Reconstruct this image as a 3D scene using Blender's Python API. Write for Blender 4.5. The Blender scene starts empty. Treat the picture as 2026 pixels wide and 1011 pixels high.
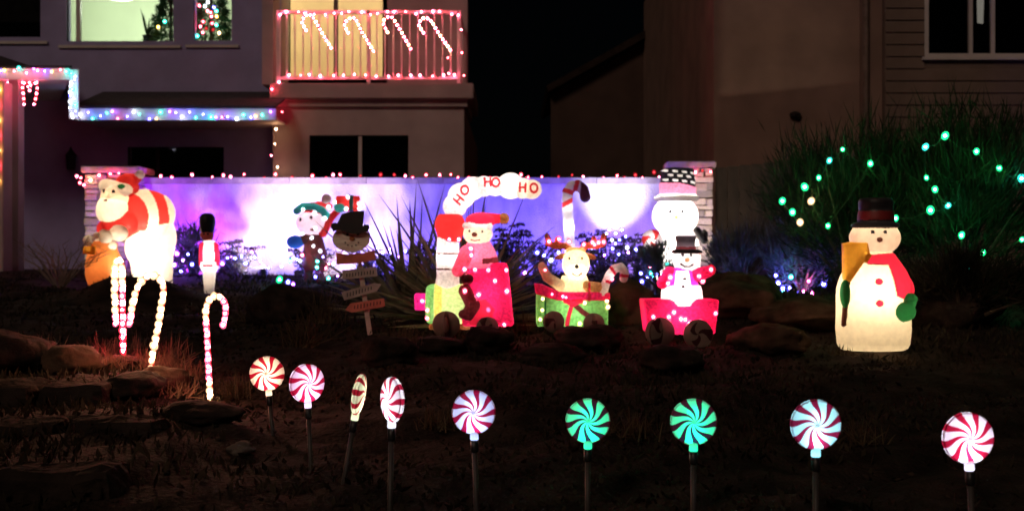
import bpy, bmesh, math, random
import numpy as np
from mathutils import Vector, Matrix, noise

random.seed(7); rng = np.random.default_rng(7)
SC = bpy.context.scene
COL = SC.collection
R = math.radians
F, CX, CY, CZ = 2500.0, 1013.0, 505.5, 1.6      # focal length in photo pixels, picture centre, eye height

# ------------------------------------------------------------------ camera, sky, sun, exposure
cam_data = bpy.data.cameras.new('camera')
cam_data.sensor_width = 36.0
cam_data.lens = 36.0 * F / 2026.0
cam_data.clip_start = 0.05
cam_data.clip_end = 2000
cam = bpy.data.objects.new('camera', cam_data); COL.objects.link(cam)
cam.location = (0, 0, CZ); cam.rotation_euler = (R(90), 0, 0)
SC.camera = cam
cam_data.dof.use_dof = True; cam_data.dof.focus_distance = 5.6; cam_data.dof.aperture_fstop = 3.4     # a phone's slightly soft night focus

SUN_EL, SUN_AZ = 33.0, 205.0                      # street side glow: from behind the camera, a little left
world = bpy.data.worlds.new('World'); SC.world = world; world.use_nodes = True
wn = world.node_tree.nodes; wl = world.node_tree.links
for n in list(wn): wn.remove(n)
sky = wn.new('ShaderNodeTexSky'); sky.sky_type = 'NISHITA'; sky.sun_disc = False
sky.sun_elevation = R(SUN_EL); sky.sun_rotation = R(SUN_AZ)
bg = wn.new('ShaderNodeBackground'); bg.inputs['Strength'].default_value = 0.00012
wo = wn.new('ShaderNodeOutputWorld')
wl.new(sky.outputs[0], bg.inputs['Color']); wl.new(bg.outputs[0], wo.inputs['Surface'])

sun_data = bpy.data.lights.new('sun', 'SUN'); sun_data.energy = 0.52; sun_data.angle = R(14)
sun_data.color = (1.0, 0.70, 0.52)
sun = bpy.data.objects.new('sun', sun_data); COL.objects.link(sun)
az = R(SUN_AZ)
to_sun = Vector((math.sin(az) * math.cos(R(SUN_EL)), math.cos(az) * math.cos(R(SUN_EL)), math.sin(R(SUN_EL))))
sun.rotation_euler = to_sun.to_track_quat('Z', 'Y').to_euler()

vs = SC.view_settings
vs.view_transform = 'Standard'; vs.look = 'None'; vs.exposure = 0.0; vs.gamma = 1.0; vs.use_curve_mapping = False
SC.render.engine = 'CYCLES'
cy = SC.cycles
cy.use_denoising = True; cy.max_bounces = 6; cy.diffuse_bounces = 3; cy.glossy_bounces = 2
cy.transmission_bounces = 6; cy.transparent_max_bounces = 16
cy.caustics_reflective = False; cy.caustics_refractive = False
cy.sample_clamp_indirect = 2.5; cy.use_light_tree = True
try: cy.denoiser = 'OPENIMAGEDENOISE'
except Exception: pass

# ------------------------------------------------------------------ small helpers
def PX(px, d): return (px - CX) * d / F
def PZ(py, d): return CZ + (CY - py) * d / F
def P(px, py, d): return Vector((PX(px, d), d, PZ(py, d)))

def link(o, parent=None):
    COL.objects.link(o)
    if parent is not None: o.parent = parent
    return o

def tag(o, label=None, cat=None, group=None, kind=None):
    if label: o['label'] = label
    if cat: o['category'] = cat
    if group: o['group'] = group
    if kind: o['kind'] = kind
    return o

def empty(name, loc, label=None, cat=None, group=None, rot=(0, 0, 0)):
    o = bpy.data.objects.new(name, None); o.empty_display_size = 0.1
    COL.objects.link(o); o.location = loc; o.rotation_euler = rot
    return tag(o, label, cat, group)

def mesh_np(name, verts, faces, smooth=False):
    """faces: (n,k) int array"""
    me = bpy.data.meshes.new(name)
    verts = np.asarray(verts, dtype=np.float32); faces = np.asarray(faces, dtype=np.int32)
    n, k = faces.shape
    me.vertices.add(len(verts)); me.vertices.foreach_set('co', verts.ravel())
    me.loops.add(n * k); me.loops.foreach_set('vertex_index', faces.ravel())
    me.polygons.add(n); me.polygons.foreach_set('loop_start', np.arange(0, n * k, k, dtype=np.int32))
    me.polygons.foreach_set('loop_total', np.full(n, k, dtype=np.int32))
    if smooth: me.polygons.foreach_set('use_smooth', np.ones(n, dtype=bool))
    me.update(calc_edges=True)
    return me

def obj(name, me, mat=None, parent=None, loc=None, rot=None, scale=None):
    if mat is not None and len(me.materials) == 0: me.materials.append(mat)
    o = bpy.data.objects.new(name, me); link(o, parent)
    if loc is not None: o.location = loc
    if rot is not None: o.rotation_euler = rot
    if scale is not None: o.scale = scale
    return o

class MB:
    """collects boxes, tubes and prisms that belong to ONE part"""
    def __init__(s): s.v = []; s.f = []
    def add(s, vs_, fs_):
        b = len(s.v); s.v += [tuple(v) for v in vs_]; s.f += [tuple(i + b for i in f) for f in fs_]; return s
    def box(s, x0, x1, y0, y1, z0, z1):
        return s.add([(x0,y0,z0),(x1,y0,z0),(x1,y1,z0),(x0,y1,z0),(x0,y0,z1),(x1,y0,z1),(x1,y1,z1),(x0,y1,z1)],
                     [(0,3,2,1),(4,5,6,7),(0,1,5,4),(1,2,6,5),(2,3,7,6),(3,0,4,7)])
    def tube(s, pts, r, n=8, caps=True):
        pts = [Vector(p) for p in pts]; m = len(pts); rr = r if isinstance(r, (list, tuple)) else [r] * m
        vs_, fs_ = [], []; up = Vector((0.13, 0.9, 0.41)).normalized()
        for i, p in enumerate(pts):
            t = (pts[min(i + 1, m - 1)] - pts[max(i - 1, 0)])
            t = t.normalized() if t.length > 1e-9 else Vector((0, 0, 1))
            a = t.cross(up)
            if a.length < 1e-3: a = t.cross(Vector((1, 0, 0)))
            a.normalize(); b = t.cross(a)
            for k in range(n):
                q = 2 * math.pi * k / n
                vs_.append(p + (a * math.cos(q) + b * math.sin(q)) * rr[i])
        for i in range(m - 1):
            for k in range(n):
                k2 = (k + 1) % n
                fs_.append((i*n+k, i*n+k2, (i+1)*n+k2, (i+1)*n+k))
        if caps:
            fs_.append(tuple(range(n - 1, -1, -1))); fs_.append(tuple((m-1)*n + k for k in range(n)))
        return s.add(vs_, fs_)
    def prism(s, poly, y0, y1):
        """poly: (x,z) points, counter clockwise seen from -Y"""
        n = len(poly)
        vs_ = [(x, y0, z) for x, z in poly] + [(x, y1, z) for x, z in poly]
        fs_ = [tuple(range(n)), tuple(range(2*n-1, n-1, -1))] + [(i, i+n, (i+1) % n + n, (i+1) % n) for i in range(n)]
        return s.add(vs_, fs_)
    def lathe(s, prof, n=24, c=(0,0,0)):
        vs_, fs_ = [], []
        for r, z in prof:
            for k in range(n):
                q = 2*math.pi*k/n; vs_.append((c[0]+r*math.cos(q), c[1]+r*math.sin(q), c[2]+z))
        for i in range(len(prof)-1):
            for k in range(n):
                k2 = (k+1) % n; fs_.append((i*n+k, i*n+k2, (i+1)*n+k2, (i+1)*n+k))
        fs_.append(tuple(range(n-1, -1, -1))); fs_.append(tuple((len(prof)-1)*n+k for k in range(n)))
        return s.add(vs_, fs_)
    def mesh(s, name, smooth=False):
        me = bpy.data.meshes.new(name); me.from_pydata(s.v, [], s.f)
        if smooth: me.polygons.foreach_set('use_smooth', np.ones(len(me.polygons), dtype=bool))
        me.update(); return me
    def build(s, name, mat, parent=None, smooth=False, loc=None, rot=None, bevel=0):
        me = s.mesh(name, smooth); 
        if bevel:
            bm = bmesh.new(); bm.from_mesh(me)
            bmesh.ops.bevel(bm, geom=list(bm.edges), offset=bevel, segments=2, affect='EDGES', clamp_overlap=True)
            bm.to_mesh(me); bm.free()
        return obj(name, me, mat, parent, loc, rot)

# ------------------------------------------------------------------ materials
MATS = {}
def nodes_of(name):
    m = bpy.data.materials.new(name); m.use_nodes = True; nt = m.node_tree
    for n in list(nt.nodes): nt.nodes.remove(n)
    out = nt.nodes.new('ShaderNodeOutputMaterial'); MATS[name] = m
    return m, nt, out

def tex_color(nt, c1, c2, scale, detail=4, lo=0.35, hi=0.65, coord='Object', stretch=None):
    tc = nt.nodes.new('ShaderNodeTexCoord'); no = nt.nodes.new('ShaderNodeTexNoise')
    no.inputs['Scale'].default_value = scale; no.inputs['Detail'].default_value = detail
    if stretch:
        mp = nt.nodes.new('ShaderNodeMapping'); mp.inputs['Scale'].default_value = stretch
        nt.links.new(tc.outputs[coord], mp.inputs[0]); nt.links.new(mp.outputs[0], no.inputs['Vector'])
    else: nt.links.new(tc.outputs[coord], no.inputs['Vector'])
    cr = nt.nodes.new('ShaderNodeValToRGB')
    cr.color_ramp.elements[0].position = lo; cr.color_ramp.elements[1].position = hi
    cr.color_ramp.elements[0].color = (*c1, 1); cr.color_ramp.elements[1].color = (*c2, 1)
    nt.links.new(no.outputs['Fac'], cr.inputs[0])
    return cr, no

def solid(name, c, rough=0.6, var=0.25, scale=8, bump=0.0, bscale=60, metal=0.0, spec=0.35, stretch=None):
    m, nt, out = nodes_of(name)
    b = nt.nodes.new('ShaderNodeBsdfPrincipled')
    c1 = tuple(v * (1 - var) for v in c); c2 = tuple(min(1, v * (1 + var)) for v in c)
    cr, no = tex_color(nt, c1, c2, scale, stretch=stretch)
    nt.links.new(cr.outputs[0], b.inputs['Base Color'])
    b.inputs['Roughness'].default_value = rough; b.inputs['Metallic'].default_value = metal
    b.inputs['Specular IOR Level'].default_value = spec
    if bump:
        n2 = nt.nodes.new('ShaderNodeTexNoise'); n2.inputs['Scale'].default_value = bscale; n2.inputs['Detail'].default_value = 6
        tc = nt.nodes.new('ShaderNodeTexCoord'); nt.links.new(tc.outputs['Object'], n2.inputs['Vector'])
        bp = nt.nodes.new('ShaderNodeBump'); bp.inputs['Strength'].default_value = bump; bp.inputs['Distance'].default_value = 0.02
        nt.links.new(n2.outputs['Fac'], bp.inputs['Height']); nt.links.new(bp.outputs[0], b.inputs['Normal'])
    nt.links.new(b.outputs[0], out.inputs['Surface'])
    return m

def shell(name, c, trans=0.6, rough=0.4, var=0.06, scale=30, bump=0.0, spec=0.3):
    """thin plastic or fabric that lets the lamp inside glow through"""
    m, nt, out = nodes_of(name)
    c1 = tuple(v * (1 - var) for v in c); c2 = tuple(min(1, v * (1 + var)) for v in c)
    cr, no = tex_color(nt, c1, c2, scale, detail=3)
    t = nt.nodes.new('ShaderNodeBsdfTranslucent'); b = nt.nodes.new('ShaderNodeBsdfPrincipled')
    b.inputs['Roughness'].default_value = rough; b.inputs['Specular IOR Level'].default_value = spec
    nt.links.new(cr.outputs[0], t.inputs['Color']); nt.links.new(cr.outputs[0], b.inputs['Base Color'])
    mx = nt.nodes.new('ShaderNodeMixShader'); mx.inputs[0].default_value = trans
    nt.links.new(b.outputs[0], mx.inputs[1]); nt.links.new(t.outputs[0], mx.inputs[2])
    if bump:
        bp = nt.nodes.new('ShaderNodeBump'); bp.inputs['Strength'].default_value = bump; bp.inputs['Distance'].default_value = 0.01
        nt.links.new(no.outputs['Fac'], bp.inputs['Height']); nt.links.new(bp.outputs[0], b.inputs['Normal']); nt.links.new(bp.outputs[0], t.inputs['Normal'])
    nt.links.new(mx.outputs[0], out.inputs['Surface'])
    return m

def leaf(name, c, var=0.4, trans=0.25, scale=3):
    return shell(name, c, trans=trans, rough=0.8, var=var, scale=scale, spec=0.06)

def emit(name, c, s, sample=True):
    m, nt, out = nodes_of(name)
    e = nt.nodes.new('ShaderNodeEmission'); e.inputs['Color'].default_value = (*c, 1); e.inputs['Strength'].default_value = s
    nt.links.new(e.outputs[0], out.inputs['Surface'])
    m.cycles.emission_sampling = 'FRONT' if sample else 'NONE'
    return m

def bulb_glass(name, c, s):
    """coloured glass envelope: lets the hot core show and glows faintly in its own colour"""
    m, nt, out = nodes_of(name)
    e = nt.nodes.new('ShaderNodeEmission'); e.inputs['Color'].default_value = (*c, 1); e.inputs['Strength'].default_value = s
    t = nt.nodes.new('ShaderNodeBsdfTransparent'); t.inputs['Color'].default_value = (*[0.4 + 0.6 * v for v in c], 1)
    mx = nt.nodes.new('ShaderNodeMixShader'); mx.inputs[0].default_value = 0.55
    nt.links.new(t.outputs[0], mx.inputs[1]); nt.links.new(e.outputs[0], mx.inputs[2]); nt.links.new(mx.outputs[0], out.inputs['Surface'])
    m.cycles.emission_sampling = 'NONE'
    return m

def glass_pane(name, tint=(0.9, 0.95, 0.92), gloss=0.12):
    m, nt, out = nodes_of(name)
    t = nt.nodes.new('ShaderNodeBsdfTransparent'); t.inputs['Color'].default_value = (*tint, 1)
    g = nt.nodes.new('ShaderNodeBsdfGlossy'); g.inputs['Roughness'].default_value = 0.03; g.inputs['Color'].default_value = (0.8, 0.8, 0.8, 1)
    mx = nt.nodes.new('ShaderNodeMixShader'); mx.inputs[0].default_value = gloss
    nt.links.new(t.outputs[0], mx.inputs[1]); nt.links.new(g.outputs[0], mx.inputs[2]); nt.links.new(mx.outputs[0], out.inputs['Surface'])
    return m

STUCCO = solid('house_stucco', (0.42, 0.33, 0.34), 0.9, 0.10, 2.5, 0.35, 90)
STUCCO_L = solid('blue_grey_stucco', (0.30, 0.28, 0.50), 0.9, 0.10, 2.5, 0.35, 90)
STUCCO_GARDEN = solid('garden_wall_stucco', (0.60, 0.58, 0.58), 0.9, 0.22, 5, 0.9, 55, stretch=(1, 1, .45))
CAPSTONE = solid('cap_stone', (0.34, 0.30, 0.30), 0.85, 0.2, 8, 0.4, 50)
TRIM = solid('white_trim', (0.66, 0.64, 0.64), 0.6, 0.06, 5)
ROOF = solid('dark_shingles', (0.045, 0.042, 0.05), 0.95, 0.3, 14, 0.5, 60)
DARKWOOD = solid('dark_wood', (0.028, 0.02, 0.016), 0.85, 0.4, 6, 0.3, 40)
BROWNWALL = solid('neighbour_stucco', (0.20, 0.13, 0.105), 0.95, 0.16, 1.6, 0.3, 60)
SIDING = solid('grey_brown_siding', (0.14, 0.10, 0.08), 0.85, 0.15, 3, 0.15, 60)
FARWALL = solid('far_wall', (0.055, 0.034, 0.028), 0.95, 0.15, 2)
FRAMEW = solid('window_frame_white', (0.5, 0.47, 0.46), 0.5, 0.06, 5)
METALW = solid('railing_paint', (0.62, 0.58, 0.58), 0.45, 0.06, 9)
DARKGLASS = glass_pane('dark_glass', (0.5, 0.5, 0.5), 0.10)
CLEARGLASS = glass_pane('clear_glass', (0.94, 0.97, 0.94), 0.03)
WIRE = solid('green_wire', (0.02, 0.05, 0.025), 0.6)
DARKIN = solid('dark_interior', (0.03, 0.025, 0.03), 0.9)
STONE = [solid('ledge_stone_%d' % i, c, 0.9, 0.25, 12, 0.6, 40) for i, c in enumerate([(0.42,0.36,0.28),(0.33,0.28,0.22),(0.5,0.43,0.33),(0.27,0.24,0.2)])]
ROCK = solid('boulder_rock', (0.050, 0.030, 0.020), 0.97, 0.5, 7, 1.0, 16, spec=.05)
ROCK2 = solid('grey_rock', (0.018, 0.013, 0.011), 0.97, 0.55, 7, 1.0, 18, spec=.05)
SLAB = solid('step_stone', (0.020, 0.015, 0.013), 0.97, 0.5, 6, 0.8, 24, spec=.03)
BLACKP = solid('black_plastic', (0.012, 0.012, 0.013), 0.4, 0.2)
STAKE = solid('grey_stake', (0.038, 0.033, 0.031), 0.5, 0.15)

# ------------------------------------------------------------------ bulbs
BCOL = {'red': (1, 0.05, 0.10), 'pink': (1, 0.15, 0.27), 'warm': (1, 0.62, 0.34), 'white': (0.85, 0.88, 1.0), 'blue': (0.16, 0.14, 1.0),
        'purple': (0.55, 0.14, 1.0), 'green': (0.02, 1.0, 0.33), 'teal': (0.04, 0.9, 0.75), 'gold': (1, 0.6, 0.12), 'magenta': (1, 0.1, 0.45), 'dimred': (0.8, 0.02, 0.04)}
BSTR = {'red': 620, 'pink': 600, 'warm': 560, 'white': 460, 'blue': 900, 'purple': 720, 'green': 620, 'teal': 520, 'gold': 420, 'magenta': 620, 'dimred': 16}
BULB = {}
def bulb_mesh(col, key=None, mult=1.0):
    k = (col, mult)
    if k in BULB: return BULB[k]
    bm = bmesh.new()
    bmesh.ops.create_icosphere(bm, subdivisions=2, radius=1.0, matrix=Matrix.Diagonal((1, 1, 1.25, 1)))
    n0 = len(bm.faces)
    bmesh.ops.create_icosphere(bm, subdivisions=1, radius=0.45)
    me = bpy.data.meshes.new('bulb')
    bm.to_mesh(me); bm.free()
    mi = np.zeros(len(me.polygons), dtype=np.int32); mi[n0:] = 1
    me.polygons.foreach_set('material_index', mi)
    sm = np.ones(len(me.polygons), dtype=bool); me.polygons.foreach_set('use_smooth', sm)
    c = BCOL[col]
    nm = col if mult == 1.0 else '%s_%g' % (col, mult)
    me.materials.append(bulb_glass('bulb_glass_' + nm, c, (2.6 if col != 'dimred' else 0.7)))
    me.materials.append(emit('bulb_core_' + nm, tuple(0.08 + 0.92 * v for v in c), BSTR[col] * mult))
    BULB[k] = me
    return me

def bulb(col, p, r, parent, mult=1.0):
    return obj('bulb', bulb_mesh(col, mult=mult), None, parent, p, (random.uniform(-.6, .6), random.uniform(-.6, .6), 0), (r, r, r))

def light_string(pts, cols, r, label, cat='light string', wire=True, group=None, mult=1.0, name='light_string'):
    """pts in world; root at the first point"""
    o0 = Vector(pts[0]); root = empty(name, o0, label, cat, group)
    for i, p in enumerate(pts):
        c = cols[i % len(cols)] if not callable(cols) else cols(i)
        bulb(c, Vector(p) - o0, r * random.uniform(0.62, 1.22), root, mult)
    if wire and len(pts) > 1:
        q = []
        for i in range(len(pts) - 1):
            a, b = Vector(pts[i]) - o0, Vector(pts[i + 1]) - o0
            q += [a + Vector((0, r * 0.6, 0)), (a + b) / 2 + Vector((0, r * 0.6, -min(0.03, (b - a).length * 0.12)))]
        q.append(Vector(pts[-1]) - o0 + Vector((0, r * 0.6, 0)))
        MB().tube(q, 0.0018, 5).build('wire', WIRE, root)
    return root

# ------------------------------------------------------------------ terrain
PROF = [(-400, 0), (1.6, 0.0), (1.9, 0.12), (2.9, 0.14), (3.0, 0.56), (3.75, 0.70), (5.36, 0.82), (6.2, 0.89), (7.2, 0.94), (8, 0.99), (8.5, 1.05),
        (10.5, 1.18), (11.5, 1.25), (13.7, 1.38), (14.5, 1.40), (400, 1.40)]
_py = np.array([p[0] for p in PROF]); _pz = np.array([p[1] for p in PROF])
BUMPS = [(PX(262, 10.9), 10.9, 0.235, 0.50, 0.33), (PX(470, 12.6), 12.6, 0.06, 0.5, 0.4), (PX(1060, 8.0), 8.0, 0.05, 0.5, 0.25),
         (PX(1500, 10.0), 10.0, 0.10, 0.9, 0.7), (PX(1000, 6.6), 6.6, 0.04, 0.7, 0.35), (PX(1750, 9.6), 9.6, 0.10, 1.2, 0.6), (PX(600, 10.6), 10.6, 0.05, .5, .5)]
TERR = [(5.9, PX(215, 5.9), 1.0), (5.2, PX(315, 5.2), .92), (4.3, PX(235, 4.3), .87)]      # stone edged ledges at the left: front, right end, height
def ground_np(x, y):
    z = np.interp(y, _py, _pz)
    near = np.clip((y - 2.9) / 0.4, 0, 1) * np.clip((14.0 - y) / 0.6, 0, 1)
    lump = 0.022 * np.sin(3.1 * x + 1.3 * y) + 0.018 * np.sin(5.3 * y - 2.2 * x + 1) + 0.010 * np.sin(11.0 * x + 3.1 * np.sin(7 * y)) + 0.008 * np.sin(13 * y + 4 * np.sin(5 * x))
    z = z + lump * near
    for yf, xr_, zt_ in TERR:
        w = 1 / (1 + np.exp(-(xr_ - x + .10 * np.sin(4 * y)) / .05)) * np.clip((y - yf - .10) / .06, 0, 1) * np.clip((9.0 - y) / 1.5, 0, 1)
        z = np.maximum(z, z * (1 - w) + np.maximum(z, zt_ - .02 + .5 * lump) * w)
    for bx, by, h, sx, sy in BUMPS: z = z + h * np.exp(-((x - bx) / sx) ** 2 - ((y - by) / sy) ** 2)
    return z
def gz(x, y): return float(ground_np(np.array(x, dtype=float), np.array(y, dtype=float)))
def G(px, d, sink=0.0): x = PX(px, d); return Vector((x, d, gz(x, d) - sink))

# ------------------------------------------------------------------ implicit shells (blow moulds, fabric figures)
def ell(c, r, rz=0.0):
    cx, cy_, cz = c; rx, ry, rzz = r; ca, sa = math.cos(rz), math.sin(rz)
    def f(X, Y, Z):
        x, y, z = X - cx, Y - cy_, Z - cz
        if rz: x, z = ca * x + sa * z, -sa * x + ca * z
        k0 = np.sqrt((x / rx) ** 2 + (y / ry) ** 2 + (z / rzz) ** 2) + 1e-6
        k1 = np.sqrt((x / rx ** 2) ** 2 + (y / ry ** 2) ** 2 + (z / rzz ** 2) ** 2) + 1e-6
        return k0 * (k0 - 1) / k1
    return f
def cap(a, b, r1, r2=None):
    r2 = r1 if r2 is None else r2; a = np.array(a, float); b = np.array(b, float); ab = b - a; L = float(ab @ ab) + 1e-9
    def f(X, Y, Z):
        x, y, z = X - a[0], Y - a[1], Z - a[2]
        t = np.clip((x * ab[0] + y * ab[1] + z * ab[2]) / L, 0, 1)
        return np.sqrt((x - t * ab[0]) ** 2 + (y - t * ab[1]) ** 2 + (z - t * ab[2]) ** 2) - (r1 + (r2 - r1) * t)
    return f
def path(pts, r):
    fs = [cap(pts[i], pts[i + 1], r if not isinstance(r, list) else r[i], None if not isinstance(r, list) else r[i + 1]) for i in range(len(pts) - 1)]
    def f(X, Y, Z):
        v = fs[0](X, Y, Z)
        for g in fs[1:]: v = np.minimum(v, g(X, Y, Z))
        return v
    return f
def box3(c, h, rad=2.0, taper=0.0, yaw=0.0):
    ca, sa = math.cos(yaw), math.sin(yaw)
    def f(X, Y, Z):
        x0, y0 = X - c[0], Y - c[1]; x, y = ca * x0 + sa * y0, -sa * x0 + ca * y0; z = Z - c[2]
        hx = h[0] * (1 + taper * z / h[2])
        qx, qy, qz = np.abs(x) - hx + rad, np.abs(y) - h[1] + rad, np.abs(z) - h[2] + rad
        return np.sqrt(np.maximum(qx, 0) ** 2 + np.maximum(qy, 0) ** 2 + np.maximum(qz, 0) ** 2) + np.minimum(np.maximum(qx, np.maximum(qy, qz)), 0) - rad
    return f
def lathe(cx, prof, cyy=0.0, flat=1.0):
    """prof: (z, r) rising; elliptical section with depth ratio flat"""
    pz = np.array([p[0] for p in prof], float); pr = np.array([p[1] for p in prof], float)
    def f(X, Y, Z):
        rho = np.sqrt((X - cx) ** 2 + ((Y - cyy) / flat) ** 2)
        r = np.interp(Z, pz, pr)
        return np.maximum((rho - r) * 0.85, np.maximum(pz[0] - Z, Z - pz[-1]))
    return f
def xcyl(a, b, r, cyy, cz, rad=4.0):
    def f(X, Y, Z):
        q = np.sqrt((Y - cyy) ** 2 + (Z - cz) ** 2) - r + rad; w = np.abs(X - (a + b) / 2) - (b - a) / 2 + rad
        return np.sqrt(np.maximum(q, 0) ** 2 + np.maximum(w, 0) ** 2) + np.minimum(np.maximum(q, w), 0) - rad
    return f
def ycyl(c, r, h, rad=2.0):
    def f(X, Y, Z):
        q = np.sqrt((X - c[0]) ** 2 + (Z - c[2]) ** 2) - r + rad; w = np.abs(Y - c[1]) - h + rad
        return np.sqrt(np.maximum(q, 0) ** 2 + np.maximum(w, 0) ** 2) + np.minimum(np.maximum(q, w), 0) - rad
    return f
def poly2(pts):
    pts = np.array(pts, float)
    def f(X, Z):
        inside = np.zeros(np.broadcast(X, Z).shape, bool); d = np.full(inside.shape, 1e9)
        n = len(pts)
        for i in range(n):
            a, b = pts[i], pts[(i + 1) % n]; e = b - a
            t = np.clip(((X - a[0]) * e[0] + (Z - a[1]) * e[1]) / (e @ e + 1e-9), 0, 1)
            d = np.minimum(d, np.hypot(X - a[0] - t * e[0], Z - a[1] - t * e[1]))
            c = ((a[1] > Z) != (b[1] > Z)) & (X < (b[0] - a[0]) * (Z - a[1]) / (b[1] - a[1] + 1e-12) + a[0])
            inside ^= c
        return np.where(inside, -d, d)
    return f
def ext(pts, y0, y1, rad=2.0):
    p = poly2(pts)
    def f(X, Y, Z):
        q = p(X, Z) + rad + 0 * Y; w = np.abs(Y - (y0 + y1) / 2) - (y1 - y0) / 2 + rad
        return np.sqrt(np.maximum(q, 0) ** 2 + np.maximum(w, 0) ** 2) + np.minimum(np.maximum(q, w), 0) - rad
    return f
def e2(cx, cz, rx, rz):
    return lambda X, Z: (np.hypot((X - cx) / rx, (Z - cz) / rz) - 1) * min(rx, rz)
def c2(a, b, r):
    a = np.array(a, float); b = np.array(b, float); ab = b - a; L = float(ab @ ab) + 1e-9
    def f(X, Z):
        t = np.clip(((X - a[0]) * ab[0] + (Z - a[1]) * ab[1]) / L, 0, 1)
        return np.hypot(X - a[0] - t * ab[0], Z - a[1] - t * ab[1]) - r
    return f
def ring2(cx, cz, rx, rz, w):
    return lambda X, Z: np.abs(np.hypot((X - cx) / rx, (Z - cz) / rz) - 1) * min(rx, rz) - w / 2
def u2(*fs):
    def f(X, Z):
        v = fs[0](X, Z)
        for g in fs[1:]: v = np.minimum(v, g(X, Z))
        return v
    return f

def surface_nets(V):
    nx, ny, nz = V.shape; ins = V < 0
    cor = [(i, j, k) for i in (0, 1) for j in (0, 1) for k in (0, 1)]
    sl = lambda c: (slice(c[0], nx - 1 + c[0]), slice(c[1], ny - 1 + c[1]), slice(c[2], nz - 1 + c[2]))
    cnt = sum(ins[sl(c)].astype(np.int8) for c in cor); act = (cnt > 0) & (cnt < 8)
    idx = np.argwhere(act); acc = np.zeros((len(idx), 3)); num = np.zeros(len(idx))
    val = {c: V[sl(c)][act] for c in cor}
    for a in cor:
        for ax in range(3):
            if a[ax] == 1: continue
            b = list(a); b[ax] = 1; b = tuple(b); va, vb = val[a], val[b]
            m = (va < 0) != (vb < 0); t = np.where(m, va / np.where(m, va - vb, 1), 0)
            p = np.tile(np.array(a, float), (len(idx), 1)); p[:, ax] = t
            acc += p * m[:, None]; num += m
    verts = idx + acc / num[:, None]
    lut = np.full(act.shape, -1, np.int64); lut[act] = np.arange(len(idx))
    faces = []
    for ax in range(3):
        o1, o2 = [(1, 2), (2, 0), (0, 1)][ax]
        s0 = [slice(1, n - 1) for n in V.shape]; s0[ax] = slice(0, V.shape[ax] - 1); s1 = list(s0); s1[ax] = slice(1, V.shape[ax])
        a, b = ins[tuple(s0)], ins[tuple(s1)]
        e = np.argwhere(a != b); base = e.copy()
        base[:, o1] += 1; base[:, o2] += 1
        fl = a[tuple(e.T)]
        def cell(d1, d2):
            q = base.copy(); q[:, o1] += d1; q[:, o2] += d2
            return lut[q[:, 0], q[:, 1], q[:, 2]]
        q = np.stack([cell(-1, -1), cell(0, -1), cell(0, 0), cell(-1, 0)], 1)
        q[~fl] = q[~fl][:, ::-1]
        faces.append(q)
    return verts, np.concatenate(faces)

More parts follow.
